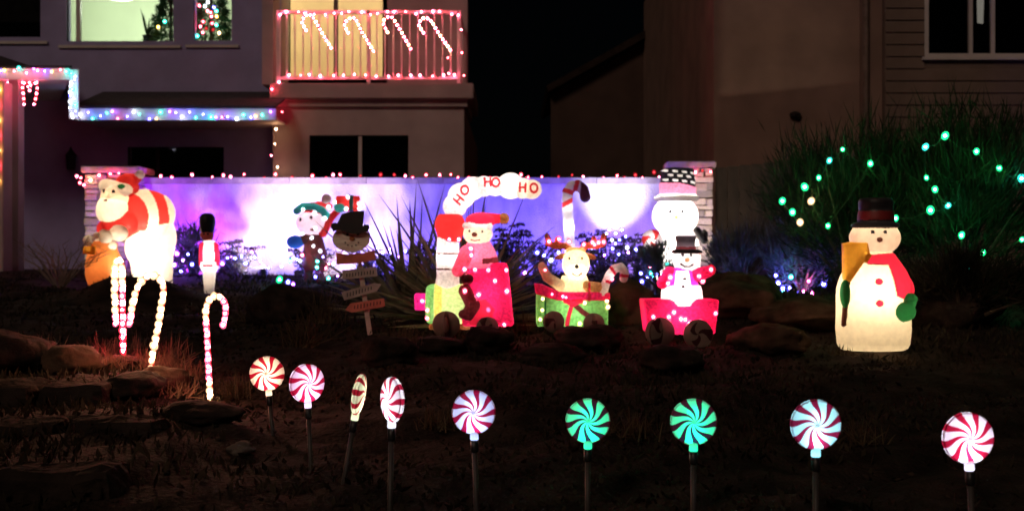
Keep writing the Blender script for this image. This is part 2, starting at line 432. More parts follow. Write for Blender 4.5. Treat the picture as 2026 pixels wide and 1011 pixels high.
class Fig:
    """A hollow figure drawn in photo pixels (x right, z up from its foot, y depth, toward the camera negative)."""
    def __init__(s, name, cx, base, d, label, cat, group=None, res=2.0, ground=True):
        s.cx, s.base, s.d, s.res = cx, base, d, res; s.k = d / F
        s.prims, s.paints, s.mats = [], [], {}
        loc = G(cx, d) if ground else P(cx, base, d)
        loc.z = min(loc.z, PZ(base, d)) if ground else loc.z
        s.lift = (PZ(base, d) - loc.z) / s.k
        s.root = empty(name, loc, label, cat, group)
    def x(s, px): return px - s.cx
    def z(s, py): return s.base - py + s.lift
    def pt(s, px, py, y=0): return (px - s.cx, y, s.z(py))
    def add(s, part, fn, mat): s.prims.append((part, fn)); s.mats[part] = mat; return s
    def ell(s, part, px, py, rx, rz, ry, mat, y=0, rot=0): return s.add(part, ell(s.pt(px, py, y), (rx, ry, rz), rot), mat)
    def cap(s, part, a, b, r1, r2, mat, y=0, y2=None): return s.add(part, cap(s.pt(*a, y), s.pt(*b, y if y2 is None else y2), r1, r2), mat)
    def lathe(s, part, px, prof, mat, y=0, flat=1.0):
        return s.add(part, lathe(s.x(px), sorted((s.z(py), r) for py, r in prof), y, flat), mat)
    def ext(s, part, pts, y0, y1, mat, rad=2.0): return s.add(part, ext([(s.x(a), s.z(b)) for a, b in pts], y0, y1, rad), mat)
    def paint(s, part, f2, mat, relief=0.0, on=None, back=False):
        s.paints.append((part, f2, relief, on, back)); s.mats[part] = mat; return s
    def pdot(s, part, px, py, rx, ry, mat, relief=1.2, on=None): return s.paint(part, e2(s.x(px), s.z(py), rx, ry), mat, relief, on)
    def ppoly(s, part, pts, mat, relief=1.0, on=None): return s.paint(part, poly2([(s.x(a), s.z(b)) for a, b in pts]), mat, relief, on)
    def pline(s, part, pts, r, mat, relief=0.8, on=None):
        return s.paint(part, u2(*[c2((s.x(a[0]), s.z(a[1])), (s.x(b[0]), s.z(b[1])), r) for a, b in zip(pts, pts[1:])]), mat, relief, on)
    def lamp(s, px, py, power, color, y=0, size=0.03):
        l = bpy.data.lights.new('lamp', 'POINT'); l.energy = power; l.color = color; l.shadow_soft_size = size
        o = bpy.data.objects.new('lamp', l); link(o, s.root); o.location = Vector(s.pt(px, py, y)) * s.k; return s
    def bulbs(s, pts, col, r=4.0, y=None, mult=1.0):
        for q in pts:
            yy = q[2] if len(q) > 2 else (y if y is not None else s.front(q[0], q[1]) - r * 0.3)
            bulb(col, Vector(s.pt(q[0], q[1], yy)) * s.k, r * s.k * random.uniform(.85, 1.15), s.root, mult)
        return s
    def field(s, X, Y, Z):
        vals = [fn(X, Y, Z) for _, fn in s.prims]; V = vals[0] + 0 * (X + Y + Z)
        for v in vals[1:]: V = np.minimum(V, v)
        return V
    def front(s, px, py):
        ys = np.arange(-160, 160, 1.0); v = s.field(np.full_like(ys, s.x(px)), ys, np.full_like(ys, s.z(py)))
        i = np.argwhere(v < 0); return float(ys[i[0, 0]]) if len(i) else 0.0
    def build(s, bounds):
        """bounds: px0,px1,py_top,py_bottom,y0,y1"""
        r = s.res; a = np.array([s.x(bounds[0]), bounds[4], s.z(bounds[3])], float); b = np.array([s.x(bounds[1]), bounds[5], s.z(bounds[2])], float)
        n = np.ceil((b - a) / r).astype(int) + 1
        X = (a[0] + r * np.arange(n[0]))[:, None, None]; Y = (a[1] + r * np.arange(n[1]))[None, :, None]; Z = (a[2] + r * np.arange(n[2]))[None, None, :]
        V = s.field(X, Y, Z).astype(np.float64)
        for part, f2, rel, on, back in s.paints:
            if rel:
                m2 = np.clip(-f2(X[:, 0, :], Z[:, 0, :]) / 2 + 0.5, 0, 1)[:, None, :]
                V = V - rel * m2 * ((Y < 8) if not back else 1)
        V[V == 0] = 1e-5
        for ax in range(3):      # close at the box
            sl0 = [slice(None)] * 3; sl0[ax] = 0; V[tuple(sl0)] = np.maximum(V[tuple(sl0)], 0.01)
            sl0[ax] = -1; V[tuple(sl0)] = np.maximum(V[tuple(sl0)], 0.01)
        v, f = surface_nets(V); v = a + v * r
        c = v[f].mean(1); lab = np.argmin(np.stack([fn(c[:, 0], c[:, 1], c[:, 2]) for _, fn in s.prims]), 0)
        names = [p for p, _ in s.prims]; L = np.array(names, dtype=object)[lab]
        for part, f2, rel, on, back in s.paints:
            m = f2(c[:, 0], c[:, 2]) < 0
            if not back:
                nrm = np.cross(v[f[:, 2]] - v[f[:, 0]], v[f[:, 3]] - v[f[:, 1]])
                m &= nrm[:, 1] < 0.15 * np.linalg.norm(nrm, axis=1)
            if on is not None: m &= np.isin(L.astype(str), on if isinstance(on, (list, tuple)) else [on])
            L[m] = part
        for nm in dict.fromkeys(names + [p[0] for p in s.paints]):
            sel = f[L == nm]
            if len(sel) == 0: continue
            used, inv = np.unique(sel.ravel(), return_inverse=True)
            me = mesh_np(nm, v[used] * s.k, inv.reshape(-1, 4), True)
            obj(nm.split('#')[0], me, s.mats[nm], s.root)
        return s

# ================================================================== SETTING
# ground: one sheet, finely divided in the yard, running out to the horizon
gx = np.concatenate([[-400, -150, -60, -25, -14], np.arange(-9, 9.01, 0.07), [14, 25, 60, 150, 400]])
gy = np.concatenate([[-60, -10, 0, 1.0, 1.55, 1.6, 1.75, 1.9, 2.4, 2.85, 2.9, 2.95, 3.0], np.arange(3.05, 14.6, 0.065), [15, 16, 18, 24, 40, 100, 400]])
XX, YY = np.meshgrid(gx, gy, indexing='ij'); ZZ = ground_np(XX, YY)
fine = (np.abs(XX) < 9) & (YY > 3.05) & (YY < 14)
ZZ = ZZ + fine * rng.normal(0, 0.006, ZZ.shape)
nx_, ny_ = XX.shape; ii = np.arange(nx_ * ny_).reshape(nx_, ny_)
gf = np.stack([ii[:-1, :-1], ii[1:, :-1], ii[1:, 1:], ii[:-1, 1:]], -1).reshape(-1, 4)
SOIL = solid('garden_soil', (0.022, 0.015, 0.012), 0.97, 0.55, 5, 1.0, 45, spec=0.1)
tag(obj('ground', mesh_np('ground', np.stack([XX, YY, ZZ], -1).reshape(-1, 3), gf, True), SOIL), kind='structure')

# rough stone ledges at the left edge of the yard: each a row of blocks
def rough_block(L_, D_, H_, seed):
    bm = bmesh.new(); bmesh.ops.create_cube(bm, size=1.0)
    bmesh.ops.subdivide_edges(bm, edges=list(bm.edges), cuts=5, use_grid_fill=True)
    for v in bm.verts:
        c = v.co.copy(); n_ = Vector([max(-1, min(1, q * 2.0)) for q in c]); l4 = (abs(n_.x) ** 8 + abs(n_.y) ** 8 + abs(n_.z) ** 8) ** .125
        c = c / max(l4, 1e-6) * .98; q = Vector((c.x * L_, c.y * D_, c.z * H_))
        q += Vector((noise.noise(q * 7 + Vector((seed, 0, 0))), noise.noise(q * 7 + Vector((0, seed, 9))), noise.noise(q * 7 + Vector((4, 0, seed))))) * .028
        q += Vector((noise.noise(q * 23), noise.noise(q * 23 + Vector((3, 1, 0))), noise.noise(q * 23 + Vector((0, 5, 2))))) * .008
        v.co = q
    me = bpy.data.meshes.new('block'); bm.to_mesh(me); bm.free(); return me
for k_, ((yf, xr_, zt_), lab) in enumerate(zip(TERR, ['upper rough stone ledge beside the leaning lit cane', 'middle rough stone ledge below the lit canes at the left', 'lowest rough stone ledge in the bottom left corner'])):
    root = empty('stone_ledge', (xr_, yf + .1, zt_ - .2), lab, 'ledge', 'rough stone ledges at the left')
    x = 0.0; i = 0
    while xr_ + x > PX(-60, yf):
        L_ = random.uniform(.26, .52); obj('block', rough_block(L_, .24, .21 + random.uniform(-.02, .02), k_ * 10 + i), SLAB, root, (x - L_ / 2, random.uniform(-.02, .02), .10), (random.uniform(-.03, .03), random.uniform(-.03, .03), random.uniform(-.06, .06)))
        x -= L_ - .004; i += 1

# ---------------- the decorated house
HOUSE = empty('house', (PX(540, 18), 18, 1.4), 'two storey house with lit balcony, string lit eaves and bright upstairs window', 'house')
HO = HOUSE.location.copy()
def hpart(name, m, mat, parent=None, bevel=0, smooth=False):
    parent = parent or HOUSE
    off = HO if parent is HOUSE else HO
    m.v = [(v[0] - off.x, v[1] - off.y, v[2] - off.z) for v in m.v]
    return m.build(name, mat, parent, smooth=smooth, bevel=bevel)

def wall_holes(x0, x1, z0, z1, y, t, holes):
    """front wall with rectangular openings and their reveals, as one mesh"""
    xs = sorted({x0, x1, *[h[0] for h in holes], *[h[1] for h in holes]}); zs = sorted({z0, z1, *[h[2] for h in holes], *[h[3] for h in holes]})
    xs = [v for v in xs if x0 <= v <= x1]; zs = [v for v in zs if z0 <= v <= z1]; m = MB()
    for a, b in zip(xs, xs[1:]):
        for c, e in zip(zs, zs[1:]):
            mx, mz = (a + b) / 2, (c + e) / 2
            if any(h[0] < mx < h[1] and h[2] < mz < h[3] for h in holes): continue
            m.add([(a, y, c), (b, y, c), (b, y, e), (a, y, e)], [(0, 1, 2, 3)])
            m.add([(a, y + t, c), (b, y + t, c), (b, y + t, e), (a, y + t, e)], [(3, 2, 1, 0)])
    for h in holes + [(x0, x1, z0, z1)]:
        a, b, c, e = max(h[0], x0), min(h[1], x1), max(h[2], z0), min(h[3], z1)
        m.add([(a, y, c), (a, y + t, c), (b, y + t, c), (b, y, c), (a, y, e), (a, y + t, e), (b, y + t, e), (b, y, e)],
              [(0, 1, 2, 3), (4, 7, 6, 5), (0, 4, 5, 1), (3, 2, 6, 7)])
    return m

def window(x0, x1, z0, z1, y, parent_part, glass, fw=0.06, mull=(), name='window', fm=None, off=None, sill=True):
    """frame part with its panes and sill as sub-parts"""
    off = off or HO; m = MB(); t = 0.05; fm = fm or FRAMEW
    m.box(x0 - fw, x0, y - t, y + .03, z0 - fw, z1 + fw); m.box(x1, x1 + fw, y - t, y + .03, z0 - fw, z1 + fw)
    m.box(x0, x1, y - t, y + .03, z0 - fw, z0); m.box(x0, x1, y - t, y + .03, z1, z1 + fw)
    for q in mull: m.box(q - fw * .45, q + fw * .45, y - t + .008, y + .025, z0, z1)
    m.v = [(v[0] - off.x, v[1] - off.y, v[2] - off.z) for v in m.v]
    w = m.build(name, fm, parent_part)
    ed = [x0, *mull, x1]
    for a, b in zip(ed, ed[1:]):
        p = MB().box(a, b, y - .004, y + .004, z0, z1); p.v = [(v[0] - off.x, v[1] - off.y, v[2] - off.z) for v in p.v]
        p.build('pane', glass, w)
    if sill:
        p = MB().box(x0 - fw - .04, x1 + fw + .04, y - t - .05, y - t + .004, z0 - fw - .035, z0 - fw + .004); p.v = [(v[0] - off.x, v[1] - off.y, v[2] - off.z) for v in p.v]
        p.build('sill', fm, w)
    return w

D1 = 18.5            # upper wall and porch wall
w1 = (PX(132, D1), PX(343, D1), PZ(82, D1), PZ(-95, D1))
w2 = (PX(383, D1), PX(458, D1), PZ(81, D1), PZ(-95, D1))
w0 = (PX(-95, D1), PX(80, D1), PZ(74, D1), PZ(-95, D1))
wp = (PX(252, D1), PX(443, D1), PZ(352, D1), PZ(291, D1))
XB = PX(540, 18.0)
hpart('front_wall', wall_holes(PX(-320, D1), XB - 0.002, 1.3, 6.6, D1, 0.18, [w0, w1, w2, wp]), STUCCO_L)
window(*w1, D1 + .06, HOUSE, CLEARGLASS, 0.07, [PX(132, D1) + 0.16])
window(*w2, D1 + .06, HOUSE, CLEARGLASS, 0.07)
wl0 = window(*w0, D1 + .06, HOUSE, DARKGLASS, 0.07)
p = MB().box(w0[0], w0[1], D1 + .10, D1 + .12, PZ(42, D1), w0[3]); hpart('blind', p, solid('pale_blind', (0.16, 0.15, 0.16), .8), wl0)
window(*wp, D1 + .08, HOUSE, DARKGLASS, 0.05, [PX(310, D1)], fm=DARKWOOD)
# rooms behind the upstairs windows
ROOMW = solid('room_paint', (0.72, 0.78, 0.62), 0.85, 0.04, 2)
def room(x0, x1, y0, y1, z0, z1, mat, name='room'):
    m = MB().add([(x0,y0,z0),(x1,y0,z0),(x1,y1,z0),(x0,y1,z0),(x0,y0,z1),(x1,y0,z1),(x1,y1,z1),(x0,y1,z1)], [(0,1,2,3),(4,7,6,5),(1,5,6,2),(2,6,7,3),(3,7,4,0)])
    return hpart(name, m, mat)
RZ0, RZ1 = PZ(100, D1) - 0.55, PZ(100, D1) + 2.15
room(PX(-260, D1), PX(520, D1), D1 + .18, D1 + 3.6, RZ0, RZ1, ROOMW)
room(PX(-150, D1), PX(100, D1), D1 + .185, D1 + .55, RZ0, RZ1, DARKIN, 'dark_room')
room(wp[0] - .3, wp[1] + .3, D1 + .18, D1 + 1.2, 1.35, wp[3] + .2, DARKIN, 'dark_room')

# bay with the balcony
D2 = 18.0
XR = PX(918, D2)
wb = (PX(612, D2), PX(808, D2), PZ(352, D2), PZ(268, D2))
ZS0, ZS1 = PZ(198, D2), PZ(168, D2)         # balcony slab
hpart('bay_wall', wall_holes(XB, XR, 1.3, ZS0 - 0.10, D2, 0.18, [wb]), STUCCO)
hpart('bay_side_wall', MB().box(XR - 0.18, XR - 0.001, D2 + 0.181, D2 + 7, 1.3, ZS0 - 0.10), STUCCO)
hpart('bay_left_wall', MB().box(XB, XB + 0.16, D2 + 0.181, D1, 1.3, ZS0 - 0.10), STUCCO)
window(*wb, D2 + .07, HOUSE, DARKGLASS, 0.055, [PX(712, D2)])
room(wb[0] - .3, wb[1] + .3, D2 + .18, D2 + 1.6, 1.35, wb[3] + .25, DARKIN, 'dark_room')
hpart('balcony_slab', MB().box(XB - 0.02, XR + 0.14, D2 - 0.16, D2 + 2.2, ZS0, ZS1), STUCCO, bevel=0.012)
hpart('slab_moulding', MB().box(XB - 0.01, XR + 0.05, D2 - 0.06, D2 + 2.1, ZS0 - 0.10, ZS0 - 0.002), STUCCO)
# recessed upper wall with the sliding door
D3 = 19.25
dd = (PX(556, D3), PX(757, D3), PZ(158, D3), PZ(-90, D3))
hpart('balcony_back_wall', wall_holes(XB + 0.002, PX(925, D3), ZS1, 6.6, D3, 0.16, [dd]), STUCCO)
hpart('balcony_left_wall', MB().box(XB - 0.16, XB, D2 + .02, D1 - .002, ZS1 + 0.002, 6.6), STUCCO)
hpart('balcony_left_return', MB().box(XB - 0.12, XB + 0.001, D1 + .182, D3, ZS1 + 0.002, 6.6), STUCCO)
slide = window(*dd, D3 + .05, HOUSE, CLEARGLASS, 0.07, [PX(664, D3)], name='sliding_door', sill=False, fm=solid('door_frame', (0.10, 0.08, 0.08), .5))
ROOMC = solid('warm_room_paint', (0.80, 0.72, 0.58), 0.85, 0.04, 2)
room(dd[0] - .4, dd[1] + .4, D3 + .16, D3 + 2.6, dd[2] - .05, dd[3] + .4, ROOMC)
hpart('curtain', MB().box(dd[0] + .05, dd[1] - .05, D3 + .5, D3 + .52, dd[2] + .02, dd[3]), shell('cream_curtain', (0.80, 0.72, 0.60), 0.6, var=0.05, scale=2), slide)
# railing: rails are the part, balusters its sub-parts
DR = 17.90
rz0, rz1 = PZ(158, DR), PZ(22, DR)
xl, xr = PX(551, DR), PX(908, DR); yb = D3 - .02
m = MB().box(xl, xr, DR - .025, DR + .025, rz1 - .045, rz1).box(xl, xr, DR - .018, DR + .018, rz0, rz0 + .04)
m.box(xr - .025, xr + .025, DR + .026, yb, rz1 - .045, rz1).box(xr - .018, xr + .018, DR + .026, yb, rz0, rz0 + .04)
rail = hpart('railing', m, METALW)
bme = MB().box(-.009, .009, -.009, .009, rz0 + .04, rz1 - .045).mesh('baluster')
pme = MB().box(-.026, .026, -.026, .026, ZS1, rz1 + .002).mesh('post')
nb = 22
for i in range(nb + 1):
    x = xl + (xr - xl) * i / nb
    post = i in (0, nb, 11)
    obj('post' if post else 'baluster', pme if post else bme, METALW, rail, (x - HO.x, DR - HO.y + (0.0 if not post else 0.001), -HO.z))
for i in range(1, 12):
    obj('baluster', bme, METALW, rail, (xr - HO.x, DR + (yb - DR) * i / 12 - HO.y, -HO.z))
# upper roof overhead is out of the picture; eaves of the porch roof
DE = 17.25
ze0, ze1 = PZ(238, DE), PZ(215, DE); xe0, xe1 = PX(148, DE), PX(546, DE)
hpart('fascia', MB().box(xe0, xe1, DE, DE + .03, ze0, ze1), TRIM)
hpart('porch_roof', MB().add([(xe0 - .02, DE - .04, ze1 + .004), (xe1, DE - .04, ze1 + .004), (xe1, D1 - .004, ze1 + .36), (xe0 - .02, D1 - .004, ze1 + .36),
                              (xe0 - .02, DE - .04, ze1 + .03), (xe1, DE - .04, ze1 + .03), (xe1, D1 - .004, ze1 + .39), (xe0 - .02, D1 - .004, ze1 + .39)],
                             [(0,3,2,1),(4,5,6,7),(0,1,5,4),(1,2,6,5),(2,3,7,6),(3,0,4,7)]), ROOF)
hpart('soffit', MB().box(xe0, xe1, DE + .032, D1 - .003, ze0 + .01, ze0 + .03), TRIM)
# nearer, higher eave at the far left with its return board
DF = 16.2
zf0, zf1 = PZ(158, DF), PZ(136, DF); xf1 = PX(136, DF)
hpart('gable_fascia', MB().box(PX(-260, DF), xf1, DF, DF + .03, zf0, zf1), TRIM)
hpart('gable_soffit', MB().add([(PX(-260, DF), DF + .032, zf0 + .01), (xf1 - .002, DF + .032, zf0 + .01), (PX(118, D1), D1 - .004, zf0 + .01), (PX(-260, DF), D1 - .004, zf0 + .01), (PX(-260, DF), DF + .032, zf0 + .03), (xf1 - .002, DF + .032, zf0 + .03), (PX(118, D1), D1 - .004, zf0 + .03), (PX(-260, DF), D1 - .004, zf0 + .03)], [(0,3,2,1),(4,5,6,7),(0,1,5,4),(1,2,6,5),(2,3,7,6),(3,0,4,7)]), TRIM)
hpart('gable_return', MB().box(xf1 + .001, xf1 + .12, DF + .01, DF + .05, PZ(235, DF), zf1 - .01), TRIM)
hpart('gable_roof', MB().add([(PX(-260, DF), DF - .05, zf1 + .004), (xf1 + .06, DF - .05, zf1 + .004), (PX(112, D1), D1 - .004, zf1 + .22), (PX(-260, DF), D1 - .004, zf1 + .75),
                              (PX(-260, DF), DF - .05, zf1 + .03), (xf1 + .06, DF - .05, zf1 + .03), (PX(112, D1), D1 - .004, zf1 + .25), (PX(-260, DF), D1 - .004, zf1 + .78)],
                             [(0,3,2,1),(4,5,6,7),(0,1,5,4),(1,2,6,5),(2,3,7,6),(3,0,4,7)]), ROOF)
hpart('porch_column', MB().box(PX(-45, 15.9), PX(6, 15.9), 15.9, 16.2, 1.3, PZ(160, 15.9)), STUCCO, bevel=.01)
hpart('porch_pier', MB().box(PX(16, 16.3), PX(36, 16.3), 16.3, 16.5, 1.3, zf0 + .009), STUCCO)
#hpart('porch_beam', MB().box(PX(36, 17.3), PX(490, 17.3), 17.3, 17.42, PZ(276, 17.3), PZ(240, 17.3)), STUCCO)

wlan = empty('wall_lantern', P(140, 318, D1 - .12), 'unlit dark lantern on the porch wall above the pillar', 'lantern')
MB().lathe([(.02, -.14), (.06, -.13), (.075, .06), (.09, .07), (.02, .16), (.008, .2)], 8).build('housing', BLACKP, wlan)
MB().box(-.02, .02, .0, .118, -.02, .02).build('bracket', BLACKP, wlan)
# things inside the rooms
def lamp_point(name, parent, loc, power, color, size=0.08):
    l = bpy.data.lights.new(name, 'POINT'); l.energy = power; l.color = color; l.shadow_soft_size = size
    o = bpy.data.objects.new(name, l); link(o, parent); o.location = loc; return o
DL = D1 + 1.7
cl = empty('ceiling_lamp', P(238, 2, DL), 'round white ceiling lamp glowing behind the large upstairs window', 'lamp')
MB().lathe([(.02, .02), (.19, .03), (.23, .09), (.2, .15), (.03, .17)], 24).build('shade', emit('lamp_shade_glow', (1.0, 0.98, 0.85), 4.0), cl, True)
MB().lathe([(.015, .17), (.015, RZ1 - P(238, 2, DL).z)], 10).build('stem', FRAMEW, cl)
lamp_point('lamp', cl, (0, 0, -0.12), 130, (0.93, 1.0, 0.80))
sl_ = empty('room_lamp', ((dd[0] + dd[1]) / 2, D3 + 1.3, dd[3] + .1), 'warm room lamp glowing behind the cream balcony curtain', 'lamp')
MB().lathe([(.12, 0), (.16, .08), (.05, .16)], 18).build('shade', emit('warm_shade_glow', (1.0, 0.8, 0.5), 3.0), sl_, True)
lamp_point('lamp', sl_, (0, 0, -0.15), 240, (1.0, 0.82, 0.58))

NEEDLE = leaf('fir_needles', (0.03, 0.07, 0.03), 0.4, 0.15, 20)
BARK = solid('bark', (0.06, 0.045, 0.03), 0.95, 0.4, 10, 0.6, 30)
def quads(n): return np.arange(4 * n).reshape(n, 4)
def leaf_quads(base, tip, w):
    """flat blade quads from base to tip points with half width w"""
    base = np.asarray(base, float); tip = np.asarray(tip, float); d = tip - base
    s = np.cross(d, rng.normal(size=d.shape)); s /= (np.linalg.norm(s, axis=1, keepdims=True) + 1e-9); s *= (np.asarray(w).reshape(-1, 1))
    mid = base + d * 0.45
    v = np.stack([base, mid + s, tip, mid - s], 1).reshape(-1, 3)
    return v, quads(len(base))
def fir(px, pbase, d, h, rad, label, bul):
    loc = P(px, pbase, d); root = empty('christmas_tree', loc, label, 'christmas tree', 'trees in the upstairs room')
    MB().lathe([(.03, 0), (.02, h * .95)], 8).build('trunk', BARK, root)
    n = 5200; t = rng.random(n) ** 0.6; z = h * (1 - t); rr = rad * t * (0.55 + .45 * rng.random(n)) * (0.85 + 0.15 * np.sin(z * 38)); a = rng.random(n) * 6.283
    b = np.stack([rr * np.cos(a), rr * np.sin(a), z + .04], 1); l = 0.075
    tip = b + np.stack([np.cos(a) * l, np.sin(a) * l, rng.normal(-.02, .03, n)], 1)
    v, q = leaf_quads(b, tip, np.full(n, .008)); obj('needles', mesh_np('needles', v, q), NEEDLE, root)
    for bx, by, c in bul:
        p_ = P(bx, by, d) - loc; tt = 1 - p_.z / h; bulb(c, (p_.x, -max(.03, math.sqrt(max(0, (rad * tt) ** 2 - p_.x ** 2))) - .03, p_.z), .026, root, .4)
fir(338, 92, D1 + .62, 1.05, .40, 'dark fir in the right corner of the large upstairs window', [(325, 62, 'gold'), (337, 51, 'teal')])
fir(418, 96, D1 + .55, 1.35, .42, 'fir with red and teal lights filling the narrow upstairs window',
    [(391, 57, 'teal'), (404, 81, 'teal'), (436, 29, 'teal'), (438, 58, 'teal'), (437, 40, 'gold'), (408, 62, 'pink'), (414, 74, 'pink'), (430, 55, 'red'), (444, 74, 'warm'),
     (385, 17, 'pink'), (390, 12, 'red'), (402, 18, 'pink'), (414, 20, 'white'), (420, 30, 'pink'), (426, 33, 'red'), (428, 41, 'pink'), (419, 12, 'white'), (431, 22, 'blue'), (413, 52, 'red'), (420, 66, 'dimred'), (433, 68, 'dimred')])
pp = empty('potted_plant', P(292, 84, D1 + .45), 'potted plant with upright blades on the upstairs sill', 'plant')
MB().lathe([(.05, -.02), (.075, .09), (.08, .1)], 14).build('pot', BLACKP, pp, True)
for k, (dx, dz) in enumerate([(-.1, .5), (-.06, .42), (.03, .36), (.07, .30), (-.02, .25)]):
    MB().tube([(dx * .1, 0, .08), (dx * .55, 0, dz * .6), (dx, -.01, dz)], [.012, .016, .002], 5).build('blade', NEEDLE, pp, True)

# ---------------- neighbour's house on the right
NB = empty('neighbour_house', (PX(1412, 17), 17, 1.4), 'dim brown house with dark upstairs window at the right', 'house')
def npart(name, m, mat, parent=None, root=NB, bevel=0):
    o_ = root.location; m.v = [(v[0] - o_.x, v[1] - o_.y, v[2] - o_.z) for v in m.v]
    return m.build(name, mat, parent or root, bevel=bevel)
DN = 17.0
npart('front_wall', MB().box(PX(1412, DN), PX(1708, DN), DN, DN + .2, 1.3, 6.8), BROWNWALL)
npart('side_wall', MB().box(PX(1412, DN), PX(1412, DN) + .2, DN + .201, DN + 9, 1.3, 6.8), BROWNWALL)
npart('corner_trim', MB().box(PX(1700, DN), PX(1752, DN), DN - .14, DN - .002, 1.3, 6.8), BROWNWALL, bevel=.008)
npart('downspout', MB().tube([(PX(1705, DN), DN - .19, 1.4), (PX(1705, DN), DN - .19, 6.8)], .045, 10), solid('brown_pipe', (.13, .09, .075), .5))
npart('vent_hood', MB().lathe([(.07, 0), (.08, .04), (.03, .07)], 14, (PX(1572, DN), DN - .035, PZ(232, DN))), BLACKP)
DS = 16.7
sw = (PX(1838, DS), PX(2150, DS), PZ(106, DS), PZ(-80, DS))
npart('sided_wall', wall_holes(PX(1752, DS), PX(2330, DS), 1.3, 6.8, DS + .03, .2, [sw]), SIDING)
NBO = NB.location
nw = window(*sw, DS + .06, NB, DARKGLASS, 0.055, [PX(1922, DS), PX(1966, DS)], off=NBO)
npart('dark_room', MB().add([(sw[0]-.3, DS+.24, sw[2]-.3), (sw[1]+.3, DS+.24, sw[2]-.3), (sw[1]+.3, DS+2, sw[2]-.3), (sw[0]-.3, DS+2, sw[2]-.3), (sw[0]-.3, DS+.24, sw[3]+.2), (sw[1]+.3, DS+.24, sw[3]+.2), (sw[1]+.3, DS+2, sw[3]+.2), (sw[0]-.3, DS+2, sw[3]+.2)],
     [(0,1,2,3),(4,7,6,5),(1,5,6,2),(2,6,7,3),(3,7,4,0)]), DARKIN)
npart('curtain_gap', MB().add([(PX(1950, DS), DS + .3, PZ(38, DS)), (PX(1962, DS), DS + .3, PZ(40, DS)), (PX(1966, DS), DS + .3, sw[3]), (PX(1948, DS), DS + .3, sw[3])], [(0, 1, 2, 3)]), emit('lit_gap', (1.0, .93, .78), 0.75), nw)
bz = 1.35; bh = 0.16
bdm = {}
def siding_row(x0, x1, z, n):
    key = round(x1 - x0, 3)
    if key not in bdm:
        L_ = x1 - x0; bdm[key] = MB().add([(0, 0, 0), (L_, 0, 0), (L_, .022, bh), (0, .022, bh), (0, .022, 0), (L_, .022, 0)], [(0, 1, 2, 3), (0, 4, 5, 1), (0, 3, 4), (1, 5, 2)]).mesh('siding_board')
    obj('siding_board', bdm[key], SIDING, NB, (x0 - NBO.x, DS - .003 - NBO.y, z - NBO.z))
z = bz
while z < 6.0:
    if z + bh > sw[2] - .10 and z < sw[3] + .06: siding_row(PX(1753, DS), sw[0] - .058, z, 0)
    else: siding_row(PX(1753, DS), PX(2330, DS), z, 0)
    z += bh
# ---------------- far house with the sloping roofline between the two
DH = 26.0
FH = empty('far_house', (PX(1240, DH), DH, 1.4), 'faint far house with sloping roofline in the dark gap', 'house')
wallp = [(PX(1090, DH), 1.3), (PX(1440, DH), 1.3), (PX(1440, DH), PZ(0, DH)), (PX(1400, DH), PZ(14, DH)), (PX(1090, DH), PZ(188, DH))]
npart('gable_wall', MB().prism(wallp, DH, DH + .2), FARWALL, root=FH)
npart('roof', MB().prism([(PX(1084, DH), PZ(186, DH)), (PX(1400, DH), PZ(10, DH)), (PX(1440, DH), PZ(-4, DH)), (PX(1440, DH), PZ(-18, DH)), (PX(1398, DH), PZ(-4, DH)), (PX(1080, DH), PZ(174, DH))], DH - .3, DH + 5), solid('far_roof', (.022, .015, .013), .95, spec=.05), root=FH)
# ---------------- dark board fence beside the right pillar
FE = empty('board_fence', (PX(1416, 15), 15, 1.38), 'dark board fence between stone pillar and neighbour house', 'fence')
fme = MB().box(0, .135, 0, .02, 0, 1.0).mesh('board')
for i in range(9):
    x = PX(1416, 15) + i * .142; hgt = PZ(335 - i * 2.4, 15) - 1.36
    obj('board', fme, DARKWOOD, FE, (x - FE.location.x, random.uniform(-.004, .004), 0), None, (1, 1, hgt))
MB().box(0, 1.28, .021, .06, .3, .4).build('rail', DARKWOOD, FE); MB().box(0, 1.28, .021, .06, .9, .98).build('rail', DARKWOOD, FE)

# ---------------- garden wall with cap, stone pillars
DW = 14.0
zt = PZ(352, DW)
GW = empty('garden_wall', (PX(272, DW), DW, 1.36), 'low stucco garden wall washed by purple, white and blue floodlights', 'wall')
npart('wall', MB().box(PX(272, DW), PX(1332, DW), DW, DW + .2, 1.25, zt - .07), STUCCO_GARDEN, root=GW)
CAPL = 7; xa, xb_ = PX(272, DW) , PX(1332, DW)
cme = MB().box(0, (xb_ - xa) / CAPL - .006, -.05, .25, 0, .068).mesh('cap_stone')
for i in range(CAPL): obj('cap_stone', cme, CAPSTONE, GW, (i * (xb_ - xa) / CAPL, random.uniform(-.003, .003), zt - .069 - 1.36))
smesh = []
for i in range(5):
    bm = bmesh.new(); bmesh.ops.create_cube(bm, size=1.0)
    for v in bm.verts: v.co += Vector((random.uniform(-.06, .06), random.uniform(-.1, .1), random.uniform(-.1, .1)))
    bmesh.ops.bevel(bm, geom=list(bm.edges), offset=.07, segments=1, affect='EDGES')
    me = bpy.data.meshes.new('stone'); bm.to_mesh(me); bm.free(); smesh.append(me)
